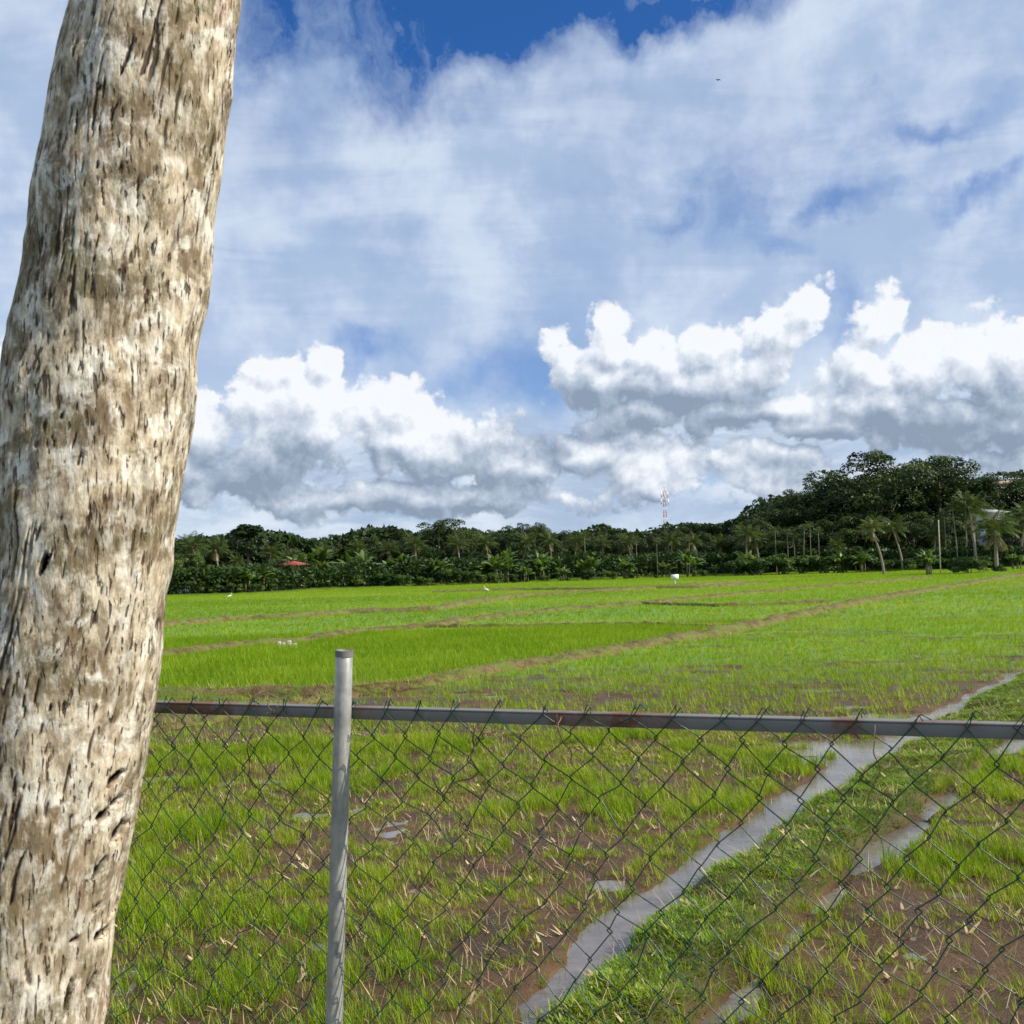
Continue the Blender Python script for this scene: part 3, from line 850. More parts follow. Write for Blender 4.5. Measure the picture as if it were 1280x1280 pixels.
def frond(V, Fq, T, base, az_, el0, L, droop, nleaf, lw, ll, r_, n0, tint, hang=0.3):
    ns = 14; t_ = np.linspace(0, 1, ns)
    ang = el0 - droop * t_ ** 1.4
    step = L / (ns - 1)
    hx = np.concatenate([[0], np.cumsum(np.cos(ang[:-1]) * step)]); hz = np.concatenate([[0], np.cumsum(np.sin(ang[:-1]) * step)])
    d_ = np.array([math.cos(az_), math.sin(az_), 0]); sd_ = np.array([-d_[1], d_[0], 0])
    P_ = base + hx[:, None] * d_ + hz[:, None] * np.array([0, 0, 1])
    # rachis
    w0 = lw * 0.9
    for i in range(ns - 1):
        a = P_[i]; b_ = P_[i + 1]; wa = w0 * (1 - 0.8 * t_[i]); wb = w0 * (1 - 0.8 * t_[i + 1])
        V.append([a - sd_ * wa, b_ - sd_ * wb, b_ + sd_ * wb, a + sd_ * wa]); T.append(0.8)
    for sgn in (-1, 1):
        for j in range(nleaf):
            s_ = 0.12 + 0.88 * (j + r_.uniform(0, 0.6)) / nleaf
            p = np.array([np.interp(s_, t_, P_[:, q]) for q in range(3)]); an = np.interp(s_, t_, ang)
            tan = d_ * math.cos(an) + np.array([0, 0, math.sin(an)])
            le = ll * math.sin(min(1, s_ * 1.15 + 0.12) * math.pi) ** 0.5 * r_.uniform(0.8, 1.1) if s_ < 0.99 else ll * .3
            dirv = sd_ * sgn * 0.85 + tan * 0.55 + np.array([0, 0, -hang - 0.35 * r_.random()])
            dirv /= np.linalg.norm(dirv)
            mid = p + dirv * le * 0.5; tip = p + dirv * le + np.array([0, 0, -hang * le * 0.35])
            wv_ = tan * lw
            V.append([p, mid - wv_, tip, mid + wv_]); T.append(min(1, max(0, tint + r_.normal(0, 0.1))))

def palm_mesh(seed, hgt, nf, L, crown_r, trunk_r, bend, nleaf=26, lw=0.035, ll=0.7, droop=(0.9, 2.0), el=(-0.2, 1.35), dead=2, tint=0.4, hang=0.3):
    r_ = np.random.default_rng(seed); V, T = [], []
    tz = np.linspace(0, 1, 12)
    pts = np.stack([bend[0] * tz ** 1.6 + 0.04 * np.sin(tz * 5), bend[1] * tz ** 1.6, hgt * tz - 0.3 * (tz == 0)], -1)
    mb = MB(); mb.tube(pts, trunk_r * (1.5 - 0.75 * tz ** 0.4), 8)
    top = pts[-1]
    for i in range(nf):
        e = el[0] + (el[1] - el[0]) * ((i + 0.5) / nf); azm = i * 2.399 + r_.normal(0, 0.2)
        dr = r_.uniform(*droop)
        isdead = i < dead
        frond(V, None, T, top + np.array([0, 0, 0.1 * e]), azm, e if not isdead else -0.9, L * r_.uniform(0.8, 1.08) * (0.75 if isdead else 1), dr * (0.4 if isdead else 1), nleaf, lw, ll, r_, 0,
              0.95 if isdead else tint + 0.25 * r_.random() - 0.1, hang)
    V = np.array(V).reshape(-1, 3); f = np.arange(len(V)).reshape(-1, 4)
    me = mesh_np('crown', V, f); add_attr(me, 'tint', np.repeat(T, 4))
    return me, mb.mesh('trunk', True), palm_leaf, bark

def banana_mesh(seed, nst=5, hgt=3.2, spread=0.9, tint=0.45):
    r_ = np.random.default_rng(seed); mb = MB(); V, T = [], []
    for s_ in range(nst):
        a = r_.uniform(0, 6.28); q = spread * math.sqrt(r_.random()); bx_, by_ = q * math.cos(a), q * math.sin(a)
        h_ = hgt * r_.uniform(0.35, 0.6)
        mb.tube([(bx_, by_, -0.1), (bx_ * 1.1, by_ * 1.1, h_ * 0.6), (bx_ * 1.15, by_ * 1.15, h_)], [0.13, 0.10, 0.06], 7)
        for i in range(8):
            azm = i * 2.4 + r_.uniform(0, 1); e = r_.uniform(0.5, 1.5); L = hgt * r_.uniform(0.4, 0.62); dr = r_.uniform(0.6, 2.1)
            ns = 9; t_ = np.linspace(0, 1, ns); ang = e - dr * t_ ** 1.5
            hx_ = np.concatenate([[0], np.cumsum(np.cos(ang[:-1]) * L / 8)]); hz_ = np.concatenate([[0], np.cumsum(np.sin(ang[:-1]) * L / 8)])
            d_ = np.array([math.cos(azm), math.sin(azm), 0]); sv = np.array([-d_[1], d_[0], 0])
            P_ = np.array([bx_ * 1.15, by_ * 1.15, h_]) + hx_[:, None] * d_ + hz_[:, None] * np.array([0, 0, 1])
            w_ = 0.30 * np.sin(np.clip(t_ * 0.86 + 0.12, 0, 1) * math.pi) ** 0.6 * (t_ > 0.12) + 0.015
            tn = min(1, max(0, tint + r_.normal(0, 0.2)))
            for k in range(ns - 1):
                for sg in (-1, 1):
                    up = np.array([0, 0, -0.35])
                    gap = 0.97 if r_.random() < 0.6 else 0.75
                    V.append([P_[k], P_[k] + (sv * sg + up) * w_[k], P_[k] * (1 - gap) + P_[k + 1] * gap + (sv * sg + up) * w_[k + 1], P_[k + 1]]); T.append(tn)
    V = np.array(V).reshape(-1, 3); me = mesh_np('leaves', V, np.arange(len(V)).reshape(-1, 4)); add_attr(me, 'tint', np.repeat(T, 4))
    return me, mb.mesh('stem', True), banana_leaf, stem_mat

def shrub_mesh(seed, tintb=0.5, n=3500, size=0.05):
    r_ = np.random.default_rng(seed)
    lobes = [(r_.uniform(-.45, .45), r_.uniform(-.4, .4), r_.uniform(0.2, 0.75), r_.uniform(0.16, 0.28), 0.9) for _ in range(14)]
    cm = crown_mesh('foliage', lobes, n, size, r_, tintb=tintb)
    mb = MB()
    for i in range(6):
        l = lobes[i]; mb.tube([(l[0] * .15, l[1] * .15, -0.08), (l[0] * .5, l[1] * .5, l[2] * .5), (l[0], l[1], l[2])], [0.03, 0.02, 0.006], 5)
    return cm, mb.mesh('stem', True), light_leaf, bark

kinds = {}
for i in range(5): kinds['broad%d' % i] = (broadleaf(100 + i, 1.15 + 0.12 * (i % 3), 0.20, 24000, 0.0125, 44), ('crown', 'trunk'))
for i in range(3): kinds['round%d' % i] = (broadleaf(200 + i, 1.5, 0.14, 12000, 0.019, 30, 0.62), ('crown', 'trunk'))
kinds['slim'] = (broadleaf(301, 0.55, 0.55, 3500, 0.022, 9, 0.3), ('crown', 'trunk'))
for i in range(4): kinds['coco%d' % i] = (palm_mesh(400 + i, 5.2 + 0.0 * i, 24, 2.9, 2.8, 0.13, ((-0.9, 0.2), (0.3, 0.5), (0.6, -.3), (-0.3, -.4))[i]), ('crown', 'trunk'))
kinds['coco_lean'] = (palm_mesh(450, 5.4, 22, 2.7, 2.8, 0.15, (-1.3, 0.0), dead=4, tint=0.62), ('crown', 'trunk'))
kinds['coco_big'] = (palm_mesh(451, 4.3, 26, 3.7, 3, 0.20, (0.2, 0.1), dead=5, tint=0.5, ll=0.95, lw=0.045), ('crown', 'trunk'))
for i in range(3): kinds['areca%d' % i] = (palm_mesh(500 + i, 6.3, 9, 1.35, 1.2, 0.055, ((0.15, 0), (-0.2, 0.1), (0.1, -0.1))[i], 16, 0.04, 0.5, (0.8, 1.7), (0.1, 1.4), 0, 0.45, 0.1), ('crown', 'trunk'))
for i in range(4): kinds['banana%d' % i] = (banana_mesh(600 + i, 5 + i % 2, 3.4), ('leaves', 'stem'))
for i in range(3): kinds['shrub%d' % i] = (shrub_mesh(700 + i, 0.22 + 0.14 * i), ('foliage', 'stem'))
kinds['brush'] = (shrub_mesh(750, 0.2, 2500, 0.045), ('foliage', 'stem'))
UNIT = {}
for k_, ((a_, b_, _, _), _) in kinds.items():
    co = np.empty(len(a_.vertices) * 3, np.float32); a_.vertices.foreach_get('co', co); UNIT[k_] = float(np.percentile(co.reshape(-1, 3)[:, 2], 99.8))
for (a_, b_, ma, mb_), _ in kinds.values():
    a_.materials.append(ma); b_.materials.append(mb_)

NAME = {'broad': ('broadleaf_tree', 'tree'), 'round': ('round_tree', 'tree'), 'slim': ('slender_tree', 'tree'), 'coco': ('coconut_palm', 'palm'),
        'areca': ('areca_palm', 'palm'), 'banana': ('banana_clump', 'banana plant'), 'shrub': ('shrub', 'shrub'), 'brush': ('dry_shrub', 'shrub')}

def plant(kind, px, D, top, label=None, group=None, wide=1.0, yaw=None):
    (ma_, mb_, _, _), names = kinds[kind]
    p = at(px, top, D); x_, y_ = float(p[0]), float(D)
    z_ = float(height(np.array([x_]), np.array([y_]))[0])
    h_ = p[2] - z_
    s_ = h_ / UNIT[kind]
    nm, cat = NAME[kind.rstrip('0123456789').split('_')[0]]
    o = empty(nm, (x_, y_, z_ - 0.02), label or '', cat, group)
    o.rotation_euler.z = random.uniform(0, 6.28) if yaw is None else yaw
    o.scale = (s_ * wide, s_ * wide, s_)
    for me_, n_ in ((ma_, names[0]), (mb_, names[1])):
        c_ = bpy.data.objects.new(n_, me_); col.objects.link(c_); c_.parent = o
    return o

ORD = ['leftmost', 'second', 'third', 'fourth', 'fifth', 'sixth', 'seventh', 'eighth', 'ninth', 'tenth', 'eleventh', 'twelfth', 'thirteenth', 'fourteenth', 'fifteenth', 'sixteenth', 'seventeenth', 'eighteenth', 'nineteenth', 'twentieth']
def row(specs, what, where, group):
    for i, sp in enumerate(sorted(specs, key=lambda q: q[1])):
        w_ = sp[4] if len(sp) > 4 else 1.0
        lab = ('leftmost %s %s' % (what, where)) if i == 0 else ('%s %s from the left %s' % (ORD[i], what, where))
        plant(sp[0], sp[1], sp[2], sp[3], lab, group, w_)

# left group, behind the palm trunk and beside the red-roofed house
row([('broad1', 225, 118, 672), ('broad3', 268, 122, 669), ('broad0', 292, 126, 672), ('broad2', 352, 122, 680), ('broad4', 180, 120, 668), ('broad1', 130, 118, 668)],
    'dark tree', 'among the trees left of the red roof', 'dark trees left of the red roofed house')
plant('slim', 309, 118, 655, 'tall dark tree with a small tufted top, highest of the left trees', None, 1.3)
plant('round0', 236, 103, 692, 'rounded mid green tree beside the white garden fence')
row([('coco0', 250, 110, 661), ('coco1', 274, 114, 666), ('coco2', 333, 112, 672), ('coco3', 298, 108, 690), ('coco0', 356, 116, 684)],
    'coconut palm', 'in front of the left trees', 'coconut palms in the left trees')
row([('banana0', 283, 103, 712), ('banana1', 305, 102, 706), ('banana2', 324, 104, 708), ('banana3', 343, 106, 724), ('banana1', 372, 108, 718), ('banana2', 262, 102, 718)],
    'banana clump', 'at the foot of the left trees', 'banana clumps under the left trees')
row([('shrub0', 218, 101, 728, 1.3), ('shrub1', 246, 101, 725, 1.2), ('shrub2', 292, 101, 728, 1.2), ('shrub0', 315, 102, 730, 1.2), ('shrub1', 340, 104, 729, 1.2), ('shrub2', 268, 101, 731, 1.2), ('shrub0', 362, 106, 730, 1.2)],
    'low bush', 'at the left edge of the rice', 'bushes along the left field edge')
# middle belt
row([('broad0', 392, 130, 672), ('broad1', 425, 134, 668), ('broad2', 470, 132, 670), ('broad3', 505, 134, 662), ('broad4', 548, 128, 650, 1.25), ('broad0', 590, 134, 662), ('broad2', 632, 136, 658), ('broad1', 668, 132, 654), ('broad3', 700, 134, 664),
     ('broad4', 740, 136, 668), ('broad0', 772, 134, 666), ('broad2', 808, 136, 666), ('broad1', 845, 132, 660), ('broad3', 880, 136, 664)],
    'dark tree', 'in the far tree belt', 'dark trees of the far belt')
row([('coco1', 405, 122, 676), ('coco2', 445, 124, 668), ('coco0', 486, 123, 672), ('coco3', 520, 122, 664), ('coco1', 575, 122, 662), ('coco2', 612, 124, 660), ('coco0', 650, 124, 662), ('coco3', 690, 123, 660), ('coco1', 716, 124, 660),
     ('coco2', 752, 126, 664), ('coco0', 790, 126, 662), ('coco3', 838, 126, 660), ('coco1', 868, 126, 662), ('coco2', 900, 126, 664)],
    'coconut palm', 'in the far tree belt', 'coconut palms of the far belt')
row([('areca0', 730, 122, 662), ('areca1', 860, 122, 668), ('areca2', 795, 123, 668), ('areca0', 820, 122, 672)], 'areca palm', 'in the far tree belt', 'areca palms of the far belt')
row([('banana%d' % (i % 4), 388 + i * 26 + (i * 37 % 11), 114 + 0.011 * (i * 26) + (i % 3) * 1.2, 684 + (i * 53 % 34)) for i in range(20)],
    'banana clump', 'along the far field edge', 'banana clumps along the far field edge')
row([('shrub%d' % (i % 3), 382 + i * 29 + (i * 17 % 9), 111.5 + 0.012 * (i * 29), 721 - (i * 31 % 11), 1.3) for i in range(18)],
    'low bush', 'at the foot of the far belt', 'bushes at the foot of the far belt')
# right wood
row([('broad2', 1095, 128, 566, 1.15), ('broad0', 1172, 130, 571, 1.1), ('broad3', 1232, 130, 592), ('broad1', 1285, 128, 590, 1.1), ('broad4', 1050, 134, 600), ('broad1', 1015, 132, 610), ('broad0', 985, 130, 620), ('broad2', 955, 128, 640),
     ('broad3', 925, 126, 655), ('broad0', 1345, 128, 585, 1.1), ('broad4', 1130, 138, 590), ('broad2', 1200, 138, 600)],
    'tall dark tree', 'in the high wood on the right', 'tall trees of the right wood')
row([('broad1', 1075, 122, 640, 1.2), ('broad3', 1035, 122, 650, 1.2), ('broad0', 1140, 120, 640, 1.2), ('broad4', 1185, 121, 645, 1.1), ('broad2', 1265, 119, 648, 1.2), ('broad1', 975, 122, 660, 1.2), ('broad2', 940, 122, 672, 1.2), ('broad3', 1310, 119, 650, 1.2), ('broad0', 1005, 123, 655)],
    'lower dark tree', 'under the high wood on the right', 'lower trees of the right wood')
row([('areca0', 983, 117, 658), ('areca1', 1003, 117, 655), ('areca2', 1012, 118, 650), ('areca1', 992, 117, 664), ('areca0', 968, 118, 655), ('areca0', 1022, 114, 657)], 'slender areca palm', 'before the right wood', 'slender arecas before the right wood')
row([('areca1', 1193, 113, 625), ('areca2', 1204, 113, 612), ('areca0', 1180, 114, 634), ('areca1', 1216, 114, 618)], 'tall thin palm', 'between the two big coconut palms', 'tall thin palms behind the shrubs')
row([('coco0', 1125, 112, 640), ('coco2', 1165, 114, 652), ('coco3', 930, 118, 650), ('coco1', 948, 119, 655), ('coco3', 1045, 114, 670), ('coco1', 1215, 112, 610), ('coco0', 1272, 112, 622)],
    'feathery coconut palm', 'against the right wood', 'coconut palms against the right wood')
plant('coco_lean', 1101, 98, 641, 'coconut palm with curved bare trunk alone at the edge of the rice', None, 0.9, 0.0)
plant('coco_big', 1241, 92, 634, 'broad coconut palm with hanging brown fronds at the far right', None, 1.0, 0.0)
plant('banana1', 1160, 91, 684, 'dark banana clump beside the thin white pole', None, 0.9)
plant('shrub2', 1211, 92, 696, 'rounded bush with light and orange leaves right of the banana clump', None, 1.25)
plant('brush', 1249, 92, 705, 'brownish scrubby bush at the foot of the broad coconut palm', None, 1.2)
plant('shrub0', 1192, 93, 703, 'small orange tinged bush right of the white pole', None, 1.0)
row([('shrub%d' % (i % 3), 920 + i * 27, 115 - 0.010 * (i * 27), 700 - (i * 13 % 9), 1.5) for i in range(14)], 'low bush', 'at the foot of the right wood', 'bushes at the foot of the right wood')
row([('banana2', 1048, 113, 688), ('banana3', 1075, 112, 686), ('banana0', 935, 117, 688), ('banana1', 1270, 104, 690)], 'banana clump', 'at the foot of the right wood', 'banana clumps of the right wood')

# far-off woods closing the view behind everything
def mass(name, n, xr, yf, hf, size, mat, label, seed, tb):
    r_ = np.random.default_rng(seed)
    x = r_.uniform(xr[0], xr[1], n); y = yf(x) + r_.uniform(0, 1, n) ** 1.5 * 7
    hmax = hf(x, y)
    z = height(x, y) + hmax * r_.uniform(0, 1, n) ** 0.8
    C = np.stack([x, y, z], -1); N_ = nrm(r_.normal(0, 1, (n, 3)) + np.array([0, -0.6, 0.5])); u = nrm(np.cross(N_, r_.normal(0, 1, (n, 3)))); v = np.cross(N_, u)
    s_ = size * r_.uniform(0.5, 1.4, n)[:, None]
    V, f, tt = quads(C, u * s_, v * s_ * 0.6, np.clip(tb + r_.normal(0, 0.15, n), 0, 1))
    me = mesh_np(name, V, f); add_attr(me, 'tint', tt); o = link(name, me, mat); o['kind'] = 'stuff'; o['label'] = label; o['category'] = 'woodland'
mass('undergrowth', 42000, (-46, 66), lambda x: edge_y(x) + 2.0, lambda x, y: 1.3 + 2.2 * fbm(x * 0.35, y * 0.2, 61, 3), 0.22, light_leaf, 'tangled low undergrowth filling the foot of the tree line', 11, 0.15)
mass('far_woodland', 60000, (-75, 95), lambda x: edge_y(x) + 26, lambda x, y: 4.2 + 4.0 * fbm(x * 0.16, y * 0.1, 62, 3) + 3.5 * sstep(26, 45, x), 0.42, tree_leaf, 'dense dark woodland seen in the gaps behind the trees', 12, 0.35)

# ------------------------------------------------------------------ near palm crown above the frame
tp = ax_pts[-1] - base0
r_ = np.random.default_rng(9); V, T = [], []
for i in range(20):
    frond(V, None, T, tp, i * 2.4, 0.05 + 1.25 * (i + .5) / 20, 3.2, 1.1, 34, 0.03, 0.75, r_, 0, 0.45)
V = np.array(V).reshape(-1, 3); me = mesh_np('crown', V, np.arange(len(V)).reshape(-1, 4)); add_attr(me, 'tint', np.repeat(T, 4))
link('crown', me, palm_leaf, palm)

# ------------------------------------------------------------------ chain-link fence
d_r = 0.26; Z0 = 6.85 * d_r
def fence_pt(s, z): return np.array([s * 0.9225, Z0 - s * 0.386, z])
def fence_hit(px, py):
    d_ = ray(px, py); # plane: Y = Z0 - 0.4184 X
    t_ = (Z0 - EYE[1]) / (d_[1] + 0.4184 * d_[0]); return EYE + d_ * t_
fn = np.array([-0.386, -0.9225, 0.0])         # towards the camera
fs = np.array([0.9225, -0.386, 0.0])
fence = empty('chain_link_fence', tuple(fence_pt(-0.3, 0.58)), 'green chain link fence on a grey pipe post with a rusty top rail', 'fence')
fb = np.array(fence.location)
m, t, b = new_mat('galvanised_pipe', 0.42, 0.5, 0.35); o = coord(t)
c = mix(t, noise(t, o, 14, 6, 0.7).step(0.35, 0.7), (0.30, 0.30, 0.285), (0.52, 0.51, 0.485))
c = mix(t, noise(t, vec(t, 'MULTIPLY', o, (1, 1, 0.15)), 90, 5).step(0.52, 0.70) * 0.5, c, (0.17, 0.16, 0.145))
c = mix(t, noise(t, o, 30, 6, 0.7).step(0.66, 0.75) * 0.6, c, (0.25, 0.22, 0.18))
setin(t, b, 'Base Color', c); bump(t, b, noise(t, o, 120, 4), 0.15, 0.002); pipe = m
m, t, b = new_mat('rusty_steel', 0.6, 0.4, 0.2); o = coord(t)
c = mix(t, noise(t, o, 5, 6, 0.7).step(0.48, 0.62), (0.19, 0.185, 0.175), (0.15, 0.06, 0.03))
c = mix(t, noise(t, o, 40, 5, 0.7).step(0.55, 0.7) * 0.6, c, (0.24, 0.24, 0.24))
setin(t, b, 'Base Color', c); bump(t, b, noise(t, o, 150, 4), 0.25, 0.001); steel = m
m, t, b = new_mat('green_wire', 0.35, 0.5); o = coord(t)
setin(t, b, 'Base Color', mix(t, noise(t, o, 25, 5, 0.7).step(0.45, 0.65), (0.005, 0.060, 0.030), (0.024, 0.028, 0.018))); wire = m

# post: open pipe leaning slightly
p_top = fence_hit(437, 812); p_bot = fence_hit(424, 1280)
dz = (p_top - p_bot) / (p_top[2] - p_bot[2])
p_foot = p_top + dz * (0.45 - p_top[2])
def ring_pipe(a, b_, ro, ri, n=28):
    ax_ = nrm(b_ - a); u = nrm(np.cross(ax_, [0, 1, 0])); v = np.cross(ax_, u); an = np.arange(n) / n * 2 * math.pi
    circ = np.cos(an)[:, None] * u + np.sin(an)[:, None] * v
    rings_ = [a + circ * ro]
    for k in np.linspace(0.05, 1, 14)[:-1]: rings_.append(a + (b_ - a) * k + circ * ro)
    rings_ += [b_ - ax_ * 0.0012 + circ * ro, b_ + circ * (ro - 0.0010), b_ + circ * (ri + 0.0006), b_ - ax_ * 0.12 + circ * ri]
    V = np.concatenate(rings_); f = []
    for i in range(len(rings_) - 1):
        for k in range(n): k2 = (k + 1) % n; f.append((i * n + k, i * n + k2, (i + 1) * n + k2, (i + 1) * n + k))
    return V, f
PR = 0.0158
mb = MB(); off = fn * (PR + 0.002)
V, f = ring_pipe(p_foot + off, p_top + off, PR, PR - 0.0026); mb.add(V - fb, f)
mb.build('post', pipe, fence, True)
mb = MB(); axv = nrm(p_top - p_foot); V, f = ring_pipe(p_top + off - axv * 0.011, p_top + off + axv * 0.0012, PR + 0.0011, PR - 0.0022); mb.add(V - fb, f)
mb.build('rim', steel, fence, True)
# top rail: angle bar following the knuckles
rl = [fence_hit(x_, y_) for x_, y_ in ((60, 879.5), (200, 884.5), (430, 890), (700, 897), (950, 905), (1280, 914))]
rz = np.polyfit([np.dot(p - fence_pt(0, 0), fs) for p in rl], [p[2] for p in rl], 1)
def railz(s): return rz[0] * s + rz[1]
s0, s1 = -2.6, 3.2
mb = MB()
def rail_box(sA, sB, y0, y1, z0, z1):
    """box along the rail; y is offset to the camera side, z relative to the rail centre"""
    v = []
    for (s_, yy, zz_) in ((sA, y0, z0), (sB, y0, z0), (sB, y1, z0), (sA, y1, z0), (sA, y0, z1), (sB, y0, z1), (sB, y1, z1), (sA, y1, z1)):
        v.append(fence_pt(s_, railz(s_) + zz_) + fn * yy - fb)
    mb.add(v, [(0, 1, 2, 3)[::-1] if False else (0, 3, 2, 1), (4, 5, 6, 7), (0, 1, 5, 4), (1, 2, 6, 5), (2, 3, 7, 6), (3, 0, 4, 7)])
rail_box(s0, s1, -0.024, 0.0, 0.006, 0.0095)
rail_box(s0, s1, -0.0035, -0.0002, -0.0125, 0.0058)
mb.build('top_rail', steel, fence)
m_ = fence.children[-1].modifiers.new('bevel', 'BEVEL'); m_.width = 0.0008; m_.segments = 2

# wires
PW, PH = 0.0735, 0.079
mb = MB(); r2 = random.Random(5)
def warp(s, z):
    sag = 0.010 * math.sin(s * 3.1 + z * 2) + 0.006 * math.sin(s * 7 + z * 9 + 1)
    return s + 0.18 * (2.0 - z) + 0.012 * math.sin(z * 6 + s * 2) + sag * 0.4, z + sag - 0.004 * math.sin(s * 11)
nrow = 36; ztop = None
jit = {}
def node_j(i, j):
    k = (i, j)
    if k not in jit: jit[k] = (r2.gauss(0, 0.0036), r2.gauss(0, 0.0034))
    return jit[k]
for i in range(-75, 120):
    pts = []
    for j in range(nrow):
        # columns of the lattice: wire i swings between column 2i and 2i+1 (in half pitches)
        right = ((j + i) % 2 == 0)
        cidx = i + (1 if right else 0)
        sx_ = (cidx) * PW / 2; zz_ = -j * PH / 2
        jx_, jz_ = node_j(cidx, j)
        lean = 0.18 * (j * PH / 2)
        S_ = sx_ + jx_ + lean + 0.010 * math.sin(i * 0.17 + j * 0.21) + 0.007 * math.sin(i * 0.43 - j * 0.5) ; Z_ = 0.010 + zz_ + jz_ + 0.008 * math.sin(i * 0.21 + j * 0.3) + 0.006 * math.sin(i * 0.6 - j * 0.2) - 0.004 
        side = 1 if right else -1
        k_ = S_ + side * 0.0024
        # hook round the neighbour
        if j == 0:
            zr = railz(S_)
            tipz = r2.uniform(0.003, 0.013)
            lean_ = r2.uniform(-0.5, 0.5)
            p1 = fence_pt(k_ + lean_ * 0.012 + 0.010, zr + 0.016 + tipz) + fn * r2.uniform(-0.004, 0.012)
            p0 = fence_pt(k_ + lean_ * 0.012 + 0.016 + r2.uniform(-.006, .01), zr + 0.008 + tipz) + fn * r2.uniform(0.004, 0.016)
            pts += [p0, p1, fence_pt(k_, zr + 0.006) + fn * 0.004]
            continue
        zr = railz(S_)
        pts.append(fence_pt(k_ - side * 0.006, zr + Z_ + 0.0065) + fn * 0.0045)
        pts.append(fence_pt(k_, zr + Z_ + 0.001) + fn * (0.0030))
        pts.append(fence_pt(k_, zr + Z_ - 0.002) + fn * (0.0000))
        pts.append(fence_pt(k_ - side * 0.006, zr + Z_ - 0.0075) + fn * (-0.0010))
    pts = np.array(pts)
    pts[3:] += fn * 0.0022
    if pts[:, 0].min() > 3.0 or pts[:, 0].max() < -2.3: continue
    mb.tube(pts - fb, 0.00108, 5)
mb.build('wire_mesh', wire, fence, True)

# dry vines on the fence
m, t, b = new_mat('dry_vine', 0.9, 0.1); o = coord(t)
setin(t, b, 'Base Color', mix(t, noise(t, o, 30, 4), (0.10, 0.065, 0.04), (0.30, 0.21, 0.13))); vine_m = m
def vine(pxs, r0, label, grp='dry vines caught in the fence mesh'):
    P_ = [fence_hit(*p) for p in pxs]; P_ = np.array(P_)
    tt = np.linspace(0, len(P_) - 1, len(P_) * 8)
    out = np.stack([np.interp(tt, range(len(P_)), P_[:, q]) for q in range(3)], -1)
    for _ in range(5): out[1:-1] = (out[:-2] + out[1:-1] * 2 + out[2:]) / 4
    rr_ = np.random.default_rng(int(pxs[0][0]))
    nz_ = np.stack([vnoise(tt * 3 + q * 9, tt * 0 + pxs[0][0], q) - 0.5 for q in range(3)], -1)
    out = out + nz_ * 0.010 + fn * (0.006 + 0.008 * np.sin(tt * 5))[:, None]
    b0 = out[0].copy(); mbv = MB(); mbv.tube(out - b0, np.linspace(r0, r0 * 0.5, len(out)) * (0.8 + 0.4 * vnoise(tt * 4, tt, 3)), 5)
    for k in range(3, len(out) - 4, 9):
        a = out[k] - b0; dd = nrm(rr_.normal(0, 1, 3)) * 0.022; mbv.tube([a, a + dd * 0.5 + [0, 0, 0.004], a + dd], [r0 * 0.5, r0 * 0.4, r0 * 0.2], 4)
    o = mbv.build('dry_vine', vine_m, None, True, tuple(b0)); tag(o, label, 'vine', grp)
vine([(338, 868), (345, 900), (352, 880), (340, 862), (325, 868), (318, 900), (322, 930)], 0.0013, 'pale curling tendril looped over the top rail left of the post')
vine([(318, 915), (308, 960), (330, 990), (348, 1040), (340, 1085), (352, 1120), (365, 1160)], 0.0016, 'dry brown vine hanging down the mesh left of the post')
vine([(600, 905), (590, 935), (600, 965), (560, 985), (575, 1010), (585, 1040), (580, 1075)], 0.0017, 'twisted brown vine in the mesh just right of the post')
vine([(618, 912), (596, 925), (602, 940)], 0.0015, 'short dark twig tangled beneath the rail right of the post')
vine([(540, 970), (572, 1008), (592, 1045)], 0.0018, 'thick short twig crossing the mesh right of the post')
vine([(200, 905), (225, 950), (190, 1010), (215, 1060)], 0.0010, 'thin vine on the mesh next to the palm trunk')
vine([(1090, 905), (1100, 960), (1080, 1010), (1110, 1070), (1095, 1130)], 0.0009, 'thin dry stalk caught in the mesh on the far right')
vine([(700, 895), (712, 940), (735, 975), (742, 1010)], 0.0011, 'bent wiry stalk in the mesh below the middle of the rail')

# ------------------------------------------------------------------ far things
m, t, b = new_mat('white_paint', 0.6, 0.3); o = coord(t)
setin(t, b, 'Base Color', mix(t, noise(t, o, 3, 5), (0.70, 0.69, 0.66), (0.82, 0.81, 0.79))); white = m
m, t, b = new_mat('red_roof', 0.7, 0.2); o = coord(t)
setin(t, b, 'Base Color', mix(t, noise(t, o, 4, 5), (0.24, 0.055, 0.04), (0.34, 0.09, 0.07))); redroof = m
m, t, b = new_mat('dark_glass', 0.15, 0.5); setin(t, b, 'Base Color', (0.03, 0.035, 0.04)); glass = m
m, t, b = new_mat('concrete', 0.85, 0.2); o = coord(t)
setin(t, b, 'Base Color', mix(t, noise(t, o, 5, 6, 0.7), (0.34, 0.31, 0.26), (0.52, 0.48, 0.42))); conc = m
m, t, b = new_mat('red_paint', 0.6, 0.3); setin(t, b, 'Base Color', (0.50, 0.07, 0.04)); redp = m
m, t, b = new_mat('pink_plaster', 0.8, 0.2); o = coord(t)
setin(t, b, 'Base Color', mix(t, noise(t, o, 2, 5), (0.50, 0.40, 0.34), (0.66, 0.56, 0.50))); pink = m
m, t, b = new_mat('grey_sheet_roof', 0.6, 0.3); o = coord(t)
setin(t, b, 'Base Color', mix(t, noise(t, o, 2, 5), (0.24, 0.26, 0.28), (0.38, 0.40, 0.42))); greyroof = m
m, t, b = new_mat('egret_white', 0.7, 0.2); setin(t, b, 'Base Color', (0.82, 0.81, 0.78)); egretm = m
m, t, b = new_mat('dark_feather', 0.7, 0.2); setin(t, b, 'Base Color', (0.03, 0.03, 0.035)); darkf = m
